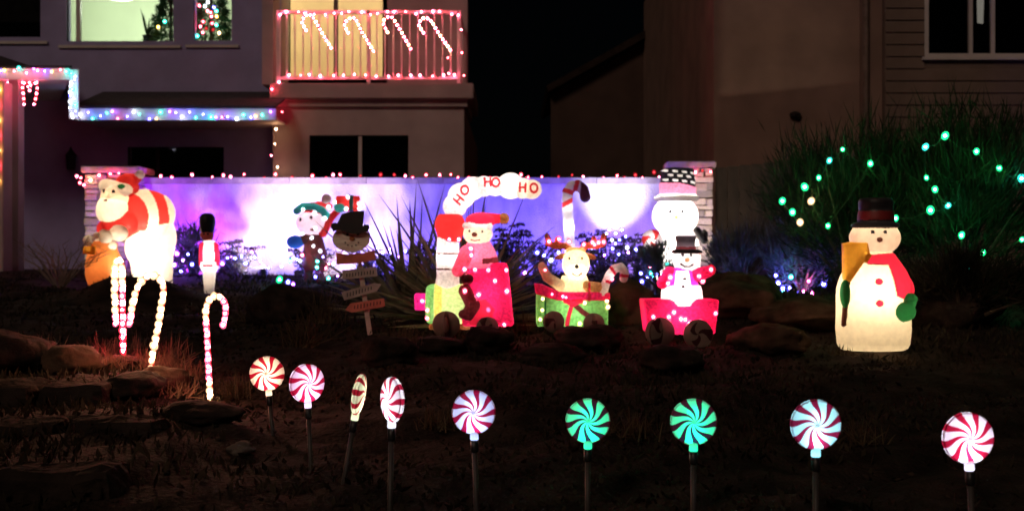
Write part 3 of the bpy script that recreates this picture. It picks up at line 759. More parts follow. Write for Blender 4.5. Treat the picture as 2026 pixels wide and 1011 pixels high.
def pillar(px0, px1, ptop, d, label):
    x0, x1 = PX(px0, d), PX(px1, d); w = x1 - x0; ztop = PZ(ptop, d); root = empty('stone_pillar', ((x0 + x1) / 2, d + w / 2, 1.34), label, 'pillar', 'stone pillars at the ends of the garden wall')
    H = ztop - 1.34 - .075
    MB().box(-w/2 + .05, w/2 - .05, -w/2 + .05, w/2 - .05, -.1, H).build('core', solid('mortar_%d' % px0, (.12, .1, .085), .95), root)
    MB().box(-w/2 - .035, w/2 + .035, -w/2 - .035, w/2 + .035, H + .001, H + .075).build('cap', CAPSTONE, root, bevel=.012)
    z = 0.0
    while z < H - .02:
        hh = min(random.uniform(.05, .085), H - z)
        for side in range(2):       # front and right/left faces show
            u = -w/2
            while u < w/2 - .03:
                L_ = random.uniform(.12, .26); L_ = min(L_, w/2 - u)
                if w/2 - (u + L_) < .07: L_ = w/2 - u
                pr = random.uniform(0, .02)
                me = random.choice(smesh)
                if side == 0: loc, rot = (u + L_/2, -w/2 + .03 - pr, z + hh/2), 0
                else: loc, rot = ((w/2 - .03 + pr) * (1 if px0 < 900 else -1), u + L_/2, z + hh/2), math.pi/2
                o = bpy.data.objects.new('stone', me.copy() if False else me); link(o, root); o.location = loc; o.rotation_euler = (0, 0, rot); o.scale = (L_ - .006, .09, hh - .006)
                if not me.materials: me.materials.append(STONE[smesh.index(me) % 4])
                u += L_
        z += hh
pillar(168, 270, 329, 13.75, 'stone pillar behind the red suited figure at the wall\'s left end')
pillar(1328, 1410, 319, 13.75, 'brightly lit stone pillar at the right end of the garden wall')

# ================================================================== LIGHT STRINGS ON THE HOUSE AND WALL
def jit(a): return random.uniform(-a, a)
# top of the garden wall: red string
xs = []; q = 318
while q < 1318:
    xs.append(q); q += random.choice([14, 22, 27, 33, 40])
light_string([P(q, 349 + jit(4.0), DW + .06 + jit(.05)) for q in xs], lambda i: random.choice(['red', 'pink', 'red', 'pink', 'dimred']), .019,
             'long red light string lying along the garden wall cap', mult=.7)
light_string([P(q, y, 13.68) for q, y in [(152, 349), (160, 352), (158, 362), (166, 366), (179, 357), (196, 347), (218, 344), (235, 343), (257, 351)]], ['pink', 'red', 'red', 'pink', 'warm'], .02,
             'red light string wrapped under the left pillar cap', mult=.7)
light_string([P(q, y, 13.68) for q, y in [(1294, 341), (1356, 335), (1376, 341), (1390, 338), (1406, 340)]], ['dimred', 'dimred', 'pink', 'dimred', 'pink'], .02,
             'red light string under the right pillar cap', mult=.7)
# balcony strings
light_string([P(551 + 17.9 * i + jit(4), 27 + jit(4), DR - .05) for i in range(21)], ['pink', 'pink', 'red', 'pink'], .021, 'red light string along the balcony top rail', mult=1.0)
light_string([P(570 + 22 * i + jit(3), 149 + jit(2.5), DR - .045) for i in range(16)], ['pink', 'red', 'pink'], .021, 'red light string along the balcony bottom rail', mult=1.0)
light_string([P(912, 60, DR + .2), P(914, 105, DR + .25), P(889, 100, DR - .04), P(886, 115, DR - .04), P(888, 146, DR - .04), P(918, 150, DR + .2)], ['pink', 'red', 'warm', 'red'], .017, 'short red light string down the balcony corner post')
light_string([P(q, y, 17.84 if y < 170 else 17.80) for q, y in [(552, 163), (538, 177), (540, 201), (541, 220), (558, 222), (546, 256), (544, 285), (537, 308), (549, 331)]],
             ['pink', 'red', 'red', 'red', 'red', 'warm', 'warm', 'pink', 'warm'], .019, 'light string hanging down the corner of the balcony bay', mult=.8)
# porch eave: many colours on the white fascia
ec = ['white', 'blue', 'teal', 'blue', 'teal', 'purple', 'pink', 'blue', 'white', 'teal', 'blue', 'gold', 'teal', 'purple', 'blue']
light_string([P(156 + 13.5 * i + jit(5), 228 + jit(8), DE - .06) for i in range(29)], lambda i: ec[i % 15], .024,
             'many coloured light string along the porch eave', mult=.3)
light_string([P(143 + jit(6), 146 + 6.2 * i, DF - .05) for i in range(15)], lambda i: ['teal', 'white', 'blue', 'white', 'white'][i % 5], .021,
             'bright white and teal light string down the eave return', mult=.25)
light_string([P(-40 + 13 * i + jit(4), 140 + jit(5), DF - .05) for i in range(14)], lambda i: ['pink', 'purple', 'pink', 'blue', 'gold', 'pink', 'teal'][i % 7], .022,
             'pink and purple light string along the upper left eave', mult=.35)
light_string([P(-26 + 14 * i, 164, DF + .12) for i in range(8)], ['red', 'pink'], .02, 'red light string under the upper left eave', mult=.8)
light_string([P(-2 - 4 * (i % 2), 178 + 30 * i, 15.86) for i in range(7)], ['gold', 'red'], .02, 'orange light string down the left porch column', mult=1.2)

# ================================================================== LIT CANDY CANES
CLEAR = shell('clear_cane_tube', (0.75, 0.55, 0.5), 0.7)
CANERED = shell('red_cane_tape', (0.7, 0.03, 0.05), 0.5)
def bez(pts, n):
    """points evenly spread along a polyline smoothed by Catmull-Rom"""
    p_ = [Vector(a) for a in pts]; p_ = [p_[0] * 2 - p_[1]] + p_ + [p_[-1] * 2 - p_[-2]]; out = []
    for i in range(1, len(p_) - 2):
        for t in np.linspace(0, 1, 12, endpoint=False):
            a, b, c, e = p_[i-1], p_[i], p_[i+1], p_[i+2]
            out.append(0.5 * ((2*b) + (c - a)*t + (2*a - 5*b + 4*c - e)*t*t + (3*b - a - 3*c + e)*t**3))
    out.append(p_[-2]); L = [0]
    for a, b in zip(out, out[1:]): L.append(L[-1] + (b - a).length)
    res = []
    for s_ in np.linspace(0, L[-1], n):
        i = max(0, min(len(L) - 2, int(np.searchsorted(L, s_)) - 1)); w = (s_ - L[i]) / max(1e-9, L[i+1] - L[i])
        res.append(out[i].lerp(out[i+1], min(1, max(0, w))))
    return res
def lit_cane(path_px, d, nb, cols, r_tube, r_b, label, group, name='candy_cane_light', mult=1.0, ground=False, lean=0.0):
    pts = [P(a, b, d + lean * i) for i, (a, b) in enumerate(path_px)]
    root0 = pts[0].copy()
    if ground: root0.z = gz(root0.x, root0.y) - .02
    root = empty(name, root0, label, 'candy cane', group)
    sm_ = [p - root0 for p in bez(pts, 48)]
    tube_part = MB().tube(([Vector((0, 0, 0))] if ground and sm_[0].z > .01 else []) + sm_, r_tube, 10).build('tube', CLEAR, root, True)
    # red tape: bands along the tube
    k = 0
    for i in range(2, 46, 4):
        MB().tube(sm_[i:i+3], r_tube * 1.06, 10, caps=False).build('red_band', CANERED, root, True)
    bp = bez([p - root0 for p in pts], nb)
    for i, p in enumerate(bp):
        c = cols(i, nb) if callable(cols) else cols[i % len(cols)]
        bulb(c, p + Vector((0, -r_tube * .9, 0)), r_b * random.uniform(.85, 1.15), root, mult)
    return root
gc = 'candy canes hanging on the balcony railing'
wp_ = ['pink', 'warm', 'pink']
lit_cane([(655, 96), (632, 57), (618, 34), (607, 31), (598, 44), (606, 61)], 17.80, 15, wp_, .016, .021, 'lit candy cane nearest the left end of the balcony railing', gc, mult=1.1)
lit_cane([(739, 102), (717, 66), (704, 40), (693, 37), (682, 49), (689, 66)], 17.80, 15, wp_, .016, .021, 'second lit candy cane from the left on the balcony railing', gc, mult=1.1)
lit_cane([(813, 98), (795, 66), (777, 37), (767, 35), (758, 46), (767, 65)], 17.80, 14, wp_, .016, .021, 'third lit candy cane from the left on the balcony railing', gc, mult=1.1)
lit_cane([(891, 100), (870, 70), (852, 42), (838, 37), (829, 50), (838, 66)], 17.80, 15, wp_, .016, .022, 'rightmost lit candy cane on the balcony railing', gc, mult=1.2)
gm = 'small red canes under the upper left eave'
lit_cane([(48, 207), (47, 190), (45, 170), (50, 165), (56, 172)], DF - .06, 6, ['pink', 'red'], .012, .019, 'left of two small red canes hanging from the eave', gm, mult=.9)
lit_cane([(68, 207), (72, 190), (74, 172), (69, 165), (62, 168), (59, 180)], DF - .06, 7, ['pink', 'red'], .012, .019, 'right of two small red canes hanging from the eave', gm, mult=.9)
gy_ = 'lit candy canes staked in the front yard'
lit_cane([(245, 722), (244, 650), (243, 580), (242, 530), (236, 512), (229, 530), (228, 580), (230, 640)], 7.1, 26, lambda i, n: 'red' if i < 9 else ('pink' if i < 12 or i > 23 else 'warm'),
         .014, .019, 'upright lit cane with pink glowing foot below the red suited figure', gy_, mult=4.0, ground=True)
lit_cane([(297, 772), (302, 705), (313, 650), (321, 600), (324, 568), (312, 547), (292, 546), (274, 566), (264, 600), (257, 640)], 6.45, 25, lambda i, n: 'magenta' if i < 1 else ('pink' if i > 22 else 'warm'),
         .013, .018, 'leaning wide hooked lit cane in the stones at the left', gy_, mult=2.0, ground=True)
lit_cane([(416, 783), (413, 720), (410, 660), (408, 615), (416, 592), (430, 585), (444, 597), (447, 618), (442, 643)], 6.2, 24, lambda i, n: 'warm' if i < 3 or 12 < i < 19 else 'pink',
         .013, .015, 'lit cane standing alone in front of the toy guardsman', gy_, mult=1.2, ground=True)

# ================================================================== FLOODLIGHTS
def floodlight(px, d, aim, color, power, spread, label, h=.05, blend=.6, size=.03, lens=6.0):
    base = G(px, d, .01); root = empty('floodlight', base, label, 'floodlight', 'garden floodlights')
    MB().lathe([(.004, -.1), (.008, 0), (.008, h - .04)], 8).build('stake', BLACKP, root)
    head = Vector((0, 0, h)); dirv = (Vector(aim) - (base + head)).normalized(); rot = dirv.to_track_quat('-Z', 'Y').to_euler()
    MB().lathe([(.025, .09), (.035, .06), (.045, 0), (.05, -.02), (.046, -.02), (.04, -.004), (.0, -.003)], 20).build('housing', BLACKP, root, True, head, rot)
    MB().lathe([(.001, -.010), (.038, -.010), (.038, -.006), (.001, -.006)], 20).build('lens', emit('flood_lens_%d' % px, color, lens, False), root, True, head, rot)
    l = bpy.data.lights.new('lamp', 'SPOT'); l.energy = power; l.color = color; l.spot_size = R(spread); l.spot_blend = blend; l.shadow_soft_size = size
    o = bpy.data.objects.new('lamp', l); link(o, root); o.location = head + dirv * .03; o.rotation_euler = rot
def WP(px, py): return P(px, py, DW)
floodlight(352, 13.3, WP(352, 420), (0.36, 0.02, 1.0), 150, 125, 'purple floodlight at the left foot of the garden wall')
floodlight(520, 12.75, WP(500, 380), (1.0, 0.76, 1.0), 215, 92, 'pinkish white floodlight behind the toy guardsman', blend=.9)
floodlight(660, 12.75, WP(670, 380), (1.0, 0.74, 1.0), 215, 94, 'pinkish white floodlight behind the elf figure', blend=.9)
floodlight(440, 13.62, WP(440, 440), (0.10, 0.05, 1.0), 30, 150, 'added blue fill light behind the guardsman shrub')  # this and the next two are added fill, bluing the wall's foot
floodlight(590, 13.62, WP(590, 440), (0.10, 0.05, 1.0), 30, 150, 'added blue fill light left of the elf')
floodlight(745, 13.62, WP(745, 440), (0.12, 0.07, 1.0), 40, 150, 'added blue fill light right of the sign')
floodlight(850, 13.2, WP(840, 420), (0.17, 0.08, 1.0), 90, 130, 'blue floodlight behind the spiky plant')
floodlight(1020, 13.2, WP(1010, 420), (0.10, 0.06, 1.0), 125, 130, 'blue floodlight behind the lettered smoke puffs')
floodlight(1208, 13.25, WP(1216, 358), (1.0, 0.94, 1.0), 210, 50, 'white floodlight under the overexposed wall patch', blend=.8)
floodlight(1150, 13.62, WP(1150, 440), (0.14, 0.08, 1.0), 35, 150, 'small blue floodlight behind the reindeer antlers')
floodlight(1262, 13.1, WP(1275, 430), (0.30, 0.13, 1.0), 75, 120, 'violet floodlight by the right end of the garden wall')
floodlight(1402, 12.7, P(1395, 440, 13.75), (1.0, 0.82, 0.60), 120, 50, 'warm floodlight aimed up at the right stone pillar', h=.06)
floodlight(262, 11.45, P(285, 470, 12.1), (1.0, 0.86, 0.66), 40, 110, 'warm white floodlight aimed up at the red suited figure', h=.10, lens=9)
floodlight(180, 13.0, P(190, 430, 13.7), (1.0, 0.84, 0.62), 22, 80, 'warm floodlight aimed up at the left stone pillar', h=.06)

# ================================================================== FIGURES
WHITEP = shell('white_blow_plastic', (0.86, 0.80, 0.70), 0.6)
SNOWP = shell('snowman_plastic', (0.88, 0.80, 0.64), 0.62)
FACEP = shell('face_plastic', (0.84, 0.64, 0.50), 0.58)
REDP = shell('red_plastic', (0.72, 0.045, 0.04), 0.6)
CRIMP = shell('crimson_plastic', (0.62, 0.02, 0.06), 0.6)
YELP = shell('yellow_plastic', (0.85, 0.42, 0.05), 0.6)
ORAP = shell('orange_plastic', (0.62, 0.20, 0.055), 0.6)
GRNP = shell('green_plastic', (0.02, 0.16, 0.05), 0.5)
TEALP = shell('teal_fabric', (0.04, 0.42, 0.33), 0.5, bump=.4)
BLUP = shell('blue_fabric', (0.05, 0.28, 0.75), 0.5)
BLKP = shell('black_paint', (0.012, 0.011, 0.013), 0.3)
BRNP = shell('brown_paint', (0.10, 0.03, 0.02), 0.5)
PINKF = shell('crimson_mesh_fabric', (0.80, 0.02, 0.13), 0.6, var=.25, scale=60, bump=.5)
GRNF = shell('green_mesh_fabric', (0.20, 0.55, 0.16), 0.6, var=.25, scale=60, bump=.5)
LIMEF = shell('lime_mesh_fabric', (0.50, 0.72, 0.28), 0.6, var=.2, scale=60, bump=.5)
YELF = shell('yellow_mesh_fabric', (0.80, 0.70, 0.15), 0.6, var=.2, scale=60, bump=.5)
WHITEF = shell('white_mesh_fabric', (0.86, 0.80, 0.74), 0.6, var=.15, scale=60, bump=.5)
CREAMF = shell('cream_fur_fabric', (0.82, 0.66, 0.44), 0.6, var=.15, scale=60, bump=.5)
TANF = shell('tan_fur_fabric', (0.55, 0.28, 0.12), 0.6, var=.25, scale=60, bump=.5)
MAGF = shell('magenta_mesh_fabric', (0.80, 0.03, 0.36), 0.6, var=.2, scale=60, bump=.5)
ROSEF = shell('rose_mesh_fabric', (0.85, 0.20, 0.32), 0.6, var=.2, scale=60, bump=.5)
DARKF = shell('dark_brown_fabric', (0.13, 0.022, 0.025), 0.5, var=.3, scale=60)
SKINP = shell('soldier_face', (0.45, 0.10, 0.07), 0.5)
WARM = (1.0, 0.80, 0.52); COOL = (1.0, 0.95, 0.95)

# --- large snowman on the right
s = Fig('snowman_figure', 1728, 692, 8.0, 'tall glowing plastic snowman with red scarf, broom and black hat', 'snowman')
s.lathe('body', 1728, [(692, 60), (688, 67), (680, 71), (650, 74), (620, 73), (590, 73), (570, 72), (552, 67), (535, 59), (520, 49), (508, 40), (496, 33), (488, 24)], SNOWP, flat=.82)
s.ell('head', 1731, 471, 50, 36, 42, FACEP)
s.lathe('hat_brim', 1732, [(452, 40), (449, 47), (443, 47), (440, 40)], BLKP, flat=.9)
s.lathe('hat', 1733, [(442, 36), (420, 33), (402, 34), (395, 33), (392, 28)], BLKP, flat=.95)
s.ext('broom', [(1658, 482), (1672, 479), (1706, 481), (1711, 503), (1693, 527), (1672, 557), (1660, 553)], -44, -20, YELP, 5)
s.cap('broom_handle', (1668, 550), (1660, 640), 5, 5, BRNP, y=-34)
s.ell('mitten', 1662, 580, 10, 27, 15, GRNP, y=-38)
s.ell('mitten#2', 1774, 615, 23, 19, 14, GRNP, y=-48)
s.ell('mitten#2', 1785, 597, 12, 14, 11, GRNP, y=-44)
s.ppoly('scarf', [(1700, 500), (1712, 504), (1764, 500), (1778, 508), (1792, 538), (1803, 562), (1803, 594), (1776, 591), (1758, 584), (1752, 550), (1746, 524), (1706, 522), (1698, 514)], CRIMP, 4, on=['body', 'head', 'arm'])
s.pdot('button', 1723, 556, 7.5, 6.5, CRIMP, 3, on='body'); s.pdot('button#2', 1723, 598, 7.5, 6.5, CRIMP, 3, on='body')
s.pdot('eye', 1716, 460, 4, 4, BLKP, 1, on='head'); s.pdot('eye#2', 1740, 460, 4, 4, BLKP, 1, on='head'); s.pdot('nose', 1728, 475, 5.5, 5, BRNP, 5, on='head')
s.ppoly('hat_band', [(1690, 418), (1780, 418), (1780, 436), (1690, 436)], solid('dark_red_band', (.20, .02, .02), .5), 1.5, on='hat')
s.pline('arm', [(1792, 600), (1800, 560)], 6, SNOWP, 2, on='body')
s.lamp(1726, 580, 6.5, WARM, y=-8, size=.04).lamp(1728, 645, .5, (1, .7, .42), y=0).lamp(1731, 468, 1.5, (1, .82, .62), y=0)
s.build((1640, 1816, 376, 698, -72, 72))

# --- bearded man in red over a toy sack
s = Fig('bearded_man_figure', 262, 574, 12.0, 'glowing plastic white-bearded man in red suit leaning over sack', 'yard figure')
s.ell('torso', 288, 424, 56, 48, 44, REDP, y=6)
s.ell('torso', 262, 440, 40, 36, 36, REDP, y=0)
s.ell('face', 236, 392, 26, 30, 26, FACEP, y=-30)
s.ell('beard', 234, 417, 29.5, 31, 27, WHITEP, y=-36)
s.ell('hat', 256, 368, 22, 22, 26, REDP, y=-18); s.cap('hat', (256, 358), (276, 354), 14, 9, REDP, y=-16)
s.cap('hat_brim', (222, 370), (258, 378), 14, 13, WHITEP, y=-38); s.ell('pompom', 281, 347, 10, 9.5, 10, WHITEP, y=-16)
s.ell('whitened_lower_body', 295, 490, 48, 46, 42, WHITEP, y=4); s.ell('whitened_lower_body', 318, 470, 28, 40, 34, WHITEP, y=4)  # white lower body and legs carry the floodlight's overexposure in their colour
s.cap('arm', (262, 440), (224, 455), 22, 17, REDP, y=-30, y2=-42); s.ell('cuff', 250, 462, 18, 17, 17, WHITEP, y=-48); s.ell('glove', 228, 468, 14, 12, 13, WHITEP, y=-56)
s.cap('leg', (285, 520), (285, 574), 26, 20, WHITEP, y=0); s.cap('leg#2', (315, 515), (318, 574), 24, 20, WHITEP, y=10)
s.paint('fur_trim', lambda X, Z: np.maximum(np.abs(np.hypot((X - s.x(262)) / 62, (Z - s.z(430)) / 66) - 0.83) * 62 - 9, s.z(463) - Z + 0 * X), WHITEP, 2, on='torso')
s.paint('coat_hem', lambda X, Z: np.maximum((0.98 - np.hypot((X - s.x(262)) / 78, (Z - s.z(430)) / 76)) * 78 - 0, s.x(300) - X), WHITEP, 2, on='torso')
s.pdot('eye', 222, 381, 3.5, 4, BLKP, 1); s.pdot('eye#2', 242, 382, 3.5, 4, BLKP, 1); s.pdot('mouth', 228, 399, 4, 2.5, BRNP, 1)
s.pdot('holly', 256, 372, 7, 5, GRNP, 2); s.pdot('nose', 231, 391, 4.5, 4.5, FACEP, 4)
s.lamp(290, 450, 7, WARM, y=4, size=.05).lamp(238, 405, 2.2, WARM, y=-32, size=.03).lamp(290, 505, 5, WARM, y=0)
s.build((190, 352, 332, 580, -92, 58))
s = Fig('toy_sack', 205, 574, 11.75, 'orange glowing sack of white toys under the bearded man\'s arm', 'sack')
s.lathe('sack', 205, [(574, 22), (562, 31), (545, 35), (525, 36), (508, 33), (496, 28), (488, 26), (482, 28), (478, 22)], ORAP, flat=.85)
for i, (a, b, r) in enumerate([(180, 476, 11), (194, 466, 7), (200, 480, 12), (214, 470, 13), (222, 486, 11), (186, 486, 10)]): s.ell('toy' + ('#%d' % i), a, b, r, r, r, WHITEP, y=-14 + (i % 3) * 6)
s.add('gift_box', box3(s.pt(186, 495, -28), (11, 8, 8), 2), YELP)
s.lamp(210, 520, 2.2, WARM, y=0)
s.build((160, 250, 452, 578, -45, 40))

# --- toy guardsman
s = Fig('toy_guardsman', 413, 584, 11.5, 'glowing toy guardsman with tall black hat before the wall', 'yard figure', res=1.3)
s.lathe('hat', 410, [(460, 12), (452, 14.5), (440, 16), (430, 15), (424, 11), (422, 6)], BLKP)
s.ell('face', 410, 465, 13, 13, 12, SKINP)
s.lathe('torso', 414, [(538, 13), (534, 16), (528, 18), (520, 17.5), (510, 14), (490, 14.5), (480, 14), (476, 10)], WHITEP, flat=.85)
s.cap('arm', (399, 486), (399, 522), 4.5, 5, CRIMP, y=-2); s.cap('arm#2', (429, 486), (430, 522), 4.5, 5, CRIMP, y=-2)
s.lathe('trousers', 414, [(584, 10), (570, 10), (545, 12.5), (536, 13)], WHITEP)
s.ppoly('belt', [(404, 524), (424, 524), (424, 528), (404, 528)], CRIMP, .6, on='torso')
s.ppoly('jacket', [(398, 476), (405, 480), (404, 518), (398, 518)], CRIMP, .5, on='torso'); s.ppoly('jacket#2', [(432, 476), (425, 480), (426, 518), (432, 518)], CRIMP, .5, on='torso')
s.pdot('eye', 406, 463, 1.7, 1.8, BLKP, .4, on='face'); s.pdot('eye#2', 414, 463, 1.7, 1.8, BLKP, .4, on='face')
s.lamp(414, 503, 1.6, COOL, size=.02).lamp(414, 528, .4, COOL, size=.02).lamp(414, 556, .10, WARM, size=.02)
s.build((388, 440, 418, 588, -24, 24))

# --- elf holding up a gift
s = Fig('elf_figure', 622, 562, 12.8, 'lit fabric elf in green brimmed red cap lifting a red gift', 'yard figure', res=1.6)
s.ell('face', 616, 441, 30, 25, 24, shell('elf_face', (.80, .60, .62), .5))
s.add('cap_brim', path([s.pt(588, 418, -8), s.pt(602, 409, -16), s.pt(622, 409, -18), s.pt(640, 417, -12), s.pt(648, 428, -6)], 7), TEALP)
s.ell('cap', 622, 413, 27, 13, 20, REDP); s.cap('cap', (630, 406), (652, 408), 8, 6, REDP); s.ell('pompom', 646, 394, 10, 10, 10, WHITEF)
s.cap('arm', (640, 462), (655, 432), 8, 7, REDP, y=-4); s.cap('arm', (655, 432), (668, 418), 7, 7, REDP, y=-4); s.ell('mitten', 674, 411, 12, 10, 10, TEALP, y=-10)
s.add('gift', box3(s.pt(688, 403, 2), (23, 16, 15), 3, yaw=.2), REDP)
s.lathe('body', 622, [(535, 20), (525, 24), (500, 24), (475, 18), (465, 12)], BRNP, flat=.85)
s.cap('sleeve', (606, 472), (594, 478), 8, 9, BRNP, y=-8); s.ell('mitten#2', 586, 479, 17, 13, 12, BLUP, y=-10)
s.cap('leg', (612, 530), (608, 560), 9, 8, BRNP); s.cap('leg#2', (632, 530), (634, 560), 9, 8, BRNP)
s.ppoly('ribbon', [(692, 384), (700, 384), (700, 420), (692, 420)], solid('dark_ribbon', (.05, .12, .1), .5), 1, on='gift')
s.pdot('eye', 597, 435, 2.8, 4, BLKP, .5, on='face'); s.pdot('eye#2', 619, 431, 2.8, 4, BLKP, .5, on='face'); s.pdot('mouth', 621, 455, 4.5, 3, BRNP, .4, on='face')
s.lamp(616, 440, 1.6, (1, .85, .95), size=.03).lamp(688, 403, .5, (1, .8, .8)).lamp(622, 500, .25, COOL)
s.bulbs([(603, 415), (625, 421), (645, 432), (599, 462), (627, 452), (619, 471), (663, 400), (690, 391), (712, 404), (712, 413), (687, 414), (623, 487), (636, 497), (581, 511), (594, 516), (651, 410)], 'white', 4, mult=.35)
s.build((562, 720, 378, 566, -34, 34))

# --- snowman sign on a leaning post
WOODP = solid('painted_tan_board', (.88, .74, .66), .8, .25, 8, .3, 40, stretch=(1, 1, 6)); WOODD = solid('painted_black_board', (.022, .022, .025), .7)
WOODR = solid('painted_red_board', (.55, .16, .12), .8, .25, 9); WOODG = solid('weathered_grey_board', (.36, .31, .29), .85, .25, 8, .3, 40)
WOODW = solid('pale_post', (.55, .45, .40), .85, .2, 12)
dS = 8.5; sg = empty('snowman_sign', G(734, dS), 'wooden snowman head sign on leaning post with four boards', 'sign'); kS = dS / F; SO = sg.location
def sp(px, py): return ((px - 734) * kS, PZ(py, dS) - SO.z)
def board(name, pts, y0, y1, mat, parent=sg): 
    q = [sp(*a) for a in pts]
    ar = sum(q[i][0] * q[(i+1) % len(q)][1] - q[(i+1) % len(q)][0] * q[i][1] for i in range(len(q)))
    if ar < 0: q = q[::-1]
    return MB().prism(q, y0, y1).build(name, mat, parent)
def ellpts(cx, cy_, rx, ry, n=28, rot=0): return [(cx + rx * math.cos(t) * math.cos(rot) - ry * math.sin(t) * math.sin(rot), cy_ + rx * math.cos(t) * math.sin(rot) + ry * math.sin(t) * math.cos(rot)) for t in [2 * math.pi * i / n for i in range(n)]]
board('post', [(729, 675), (738, 675), (713, 500), (704, 500)], .0, .022, WOODW)
board('face', ellpts(695, 473, 37, 26), -.02, -.002, WOODP)
board('hat_crown', [(666, 450), (671, 438), (678, 424), (696, 419), (722, 418), (720, 437), (718, 460), (690, 456)], -.046, -.021, WOODD)
board('hat_brim', [(657, 450), (658, 443), (666, 441), (680, 448), (700, 455), (716, 456), (722, 445), (731, 445), (733, 452), (728, 459), (712, 463), (690, 462), (672, 455), (662, 458)], -.062, -.047, WOODD)
board('scarf', [(666, 500), (690, 504), (720, 501), (742, 494), (744, 514), (715, 520), (690, 522), (668, 523)], -.038, -.021, WOODR)
for a, b, r, nm in [(688, 464, 2.8, 'eye'), (709, 464, 2.8, 'eye'), (697, 472, 5, 'nose')]: board(nm, ellpts(a, b, r, r * .95, 12), -.028, -.0205, WOODD if nm == 'eye' else solid('carrot', (.35, .12, .04), .7))
for a, b in [(684, 480), (689, 485), (697, 487), (705, 485), (710, 480)]: board('mouth_dot', ellpts(a, b, 1.5, 1.5, 8), -.026, -.0205, WOODD)
b1 = board('board', [(677, 535), (745, 528), (747, 546), (680, 553)], -.021, -.002, WOODG)
b2 = board('board', [(676, 578), (740, 560), (755, 562), (746, 576), (682, 594)], -.021, -.002, WOODG)
b3 = board('board', [(694, 600), (760, 590), (762, 606), (697, 618), (684, 613)], -.021, -.002, WOODR)
# faded, unreadable painted strokes on the boards
for bp_, (xa_, ya_, xz_, yz_), n in [(b1, (684, 545, 742, 538), 10), (b2, (685, 584, 738, 569), 9), (b3, (699, 608, 756, 598), 9)]:
    for i in range(n):
        t = (i + .5) / n; cx_, cyy_ = xa_ + (xz_ - xa_) * t, ya_ + (yz_ - ya_) * t; hh_ = random.uniform(3, 4.6)
        board('painted_stroke', [(cx_ - .9, cyy_ + hh_), (cx_ + .9, cyy_ + hh_), (cx_ + 1.2, cyy_ - hh_), (cx_ - .6, cyy_ - hh_)], -.0225, -.0212, WOODD, bp_)

# --- peppermint wheel helper for the train and the stakes
def swirl_disc(parent, R_, T, n, mats, loc, names=('red_swirl', 'white_swirl'), cache={}, twist=.85, seg=6, rot=None):
    key = (round(R_, 4), round(T, 4), n)
    if key not in cache:
        cache[key] = []
        nr = 12
        for k in range(2 * n):
            frac = .42 if k % 2 == 0 else .58; a0 = (k // 2 + (0 if k % 2 == 0 else .42)) * 2 * math.pi / n; da = frac * 2 * math.pi / n
            vs_, fs_ = [], []
            for sgn in (-1, 1):
                b0 = len(vs_)
                for i in range(nr + 1):
                    rr = R_ * (0.02 + .98 * i / nr); th = T * math.sqrt(max(0, 1 - (rr / R_ * .985) ** 2)) ** 0.9
                    for j in range(seg + 1):
                        a = a0 + da * j / seg + twist * math.sin((rr / R_ - .35) * 2.6) * .55
                        vs_.append((rr * math.cos(a), sgn * (th + .001), rr * math.sin(a)))
                for i in range(nr):
                    for j in range(seg):
                        f = (b0 + i*(seg+1)+j, b0 + i*(seg+1)+j+1, b0 + (i+1)*(seg+1)+j+1, b0 + (i+1)*(seg+1)+j)
                        fs_.append(f if sgn > 0 else f[::-1])
            o1 = nr * (seg+1); o2 = (nr+1)*(seg+1) + o1
            for j in range(seg): fs_.append((o1+j, o1+j+1, o2+j+1, o2+j))
            me = mesh_np('swirl', vs_, fs_, True); me.materials.append(mats[k % 2]); cache[key].append(me)
    for k, me in enumerate(cache[key]):
        obj(names[k % 2], me, None, parent, loc, rot)

PEPR = shell('peppermint_red', (0.34, 0.006, 0.03), 0.6, var=.05); PEPW = shell('peppermint_white', (0.86, 0.86, 0.86), 0.62, var=.03)
WHD = shell('wheel_dark', (0.05, 0.012, 0.015), 0.3); WHW = shell('wheel_cream', (0.26, 0.19, 0.16), 0.4)
def wheel(s, px, py, r, y):
    w = MB().lathe([(r * s.k * .985, -4 * s.k), (r * s.k, 0), (r * s.k * .985, 4 * s.k)], 28)
    h = w.build('wheel', WHW, s.root, True, Vector(s.pt(px, py, y + 3)) * s.k, (math.pi / 2, 0, 0))
    swirl_disc(h, r * s.k * .97, 5 * s.k, 3, (WHD, WHW), (0, 0, 1 * s.k), ('dark_swirl', 'pale_swirl'), twist=1.2, rot=(-math.pi / 2, random.uniform(0, 6), 0))

# --- locomotive with driver and lettered smoke
s = Fig('toy_locomotive', 915, 656, 8.5, 'lit fabric locomotive with driver and HO HO HO smoke puffs', 'toy train', 'lit fabric toy train', res=1.8)
s.add('boiler', xcyl(s.x(843), s.x(926), 40, 0, s.z(602), 12), LIMEF)
s.ppoly('boiler_front', [(838, 555), (860, 555), (860, 645), (838, 645)], GRNF, 0, on='boiler')
s.ppoly('boiler_band', [(861, 555), (876, 555), (876, 648), (861, 648)], YELF, 1.5, on='boiler')
s.add('headlamp', xcyl(s.x(821), s.x(848), 17, -4, s.z(597), 3), MAGF)
s.lathe('stack', 886, [(575, 24), (540, 22), (510, 23), (480, 22), (470, 21)], WHITEF)
s.lathe('stack_top', 890, [(478, 22), (470, 24), (450, 30), (440, 30), (430, 26), (424, 22)], REDP)
for i, yy in enumerate((502, 533)): s.ppoly('stack_ring' + ('#%d' % i), [(850, yy - 2), (920, yy - 1), (920, yy + 1.5), (850, yy + .5)], BRNP, .8, on='stack')
s.add('cab', box3(s.pt(966, 582, 6), (45, 46, 62), 8, taper=-.14), PINKF)
s.ppoly('cab_panel', [(930, 640), (930, 596), (960, 590), (980, 610), (972, 636), (950, 646)], CRIMP, 2.5, on='cab')
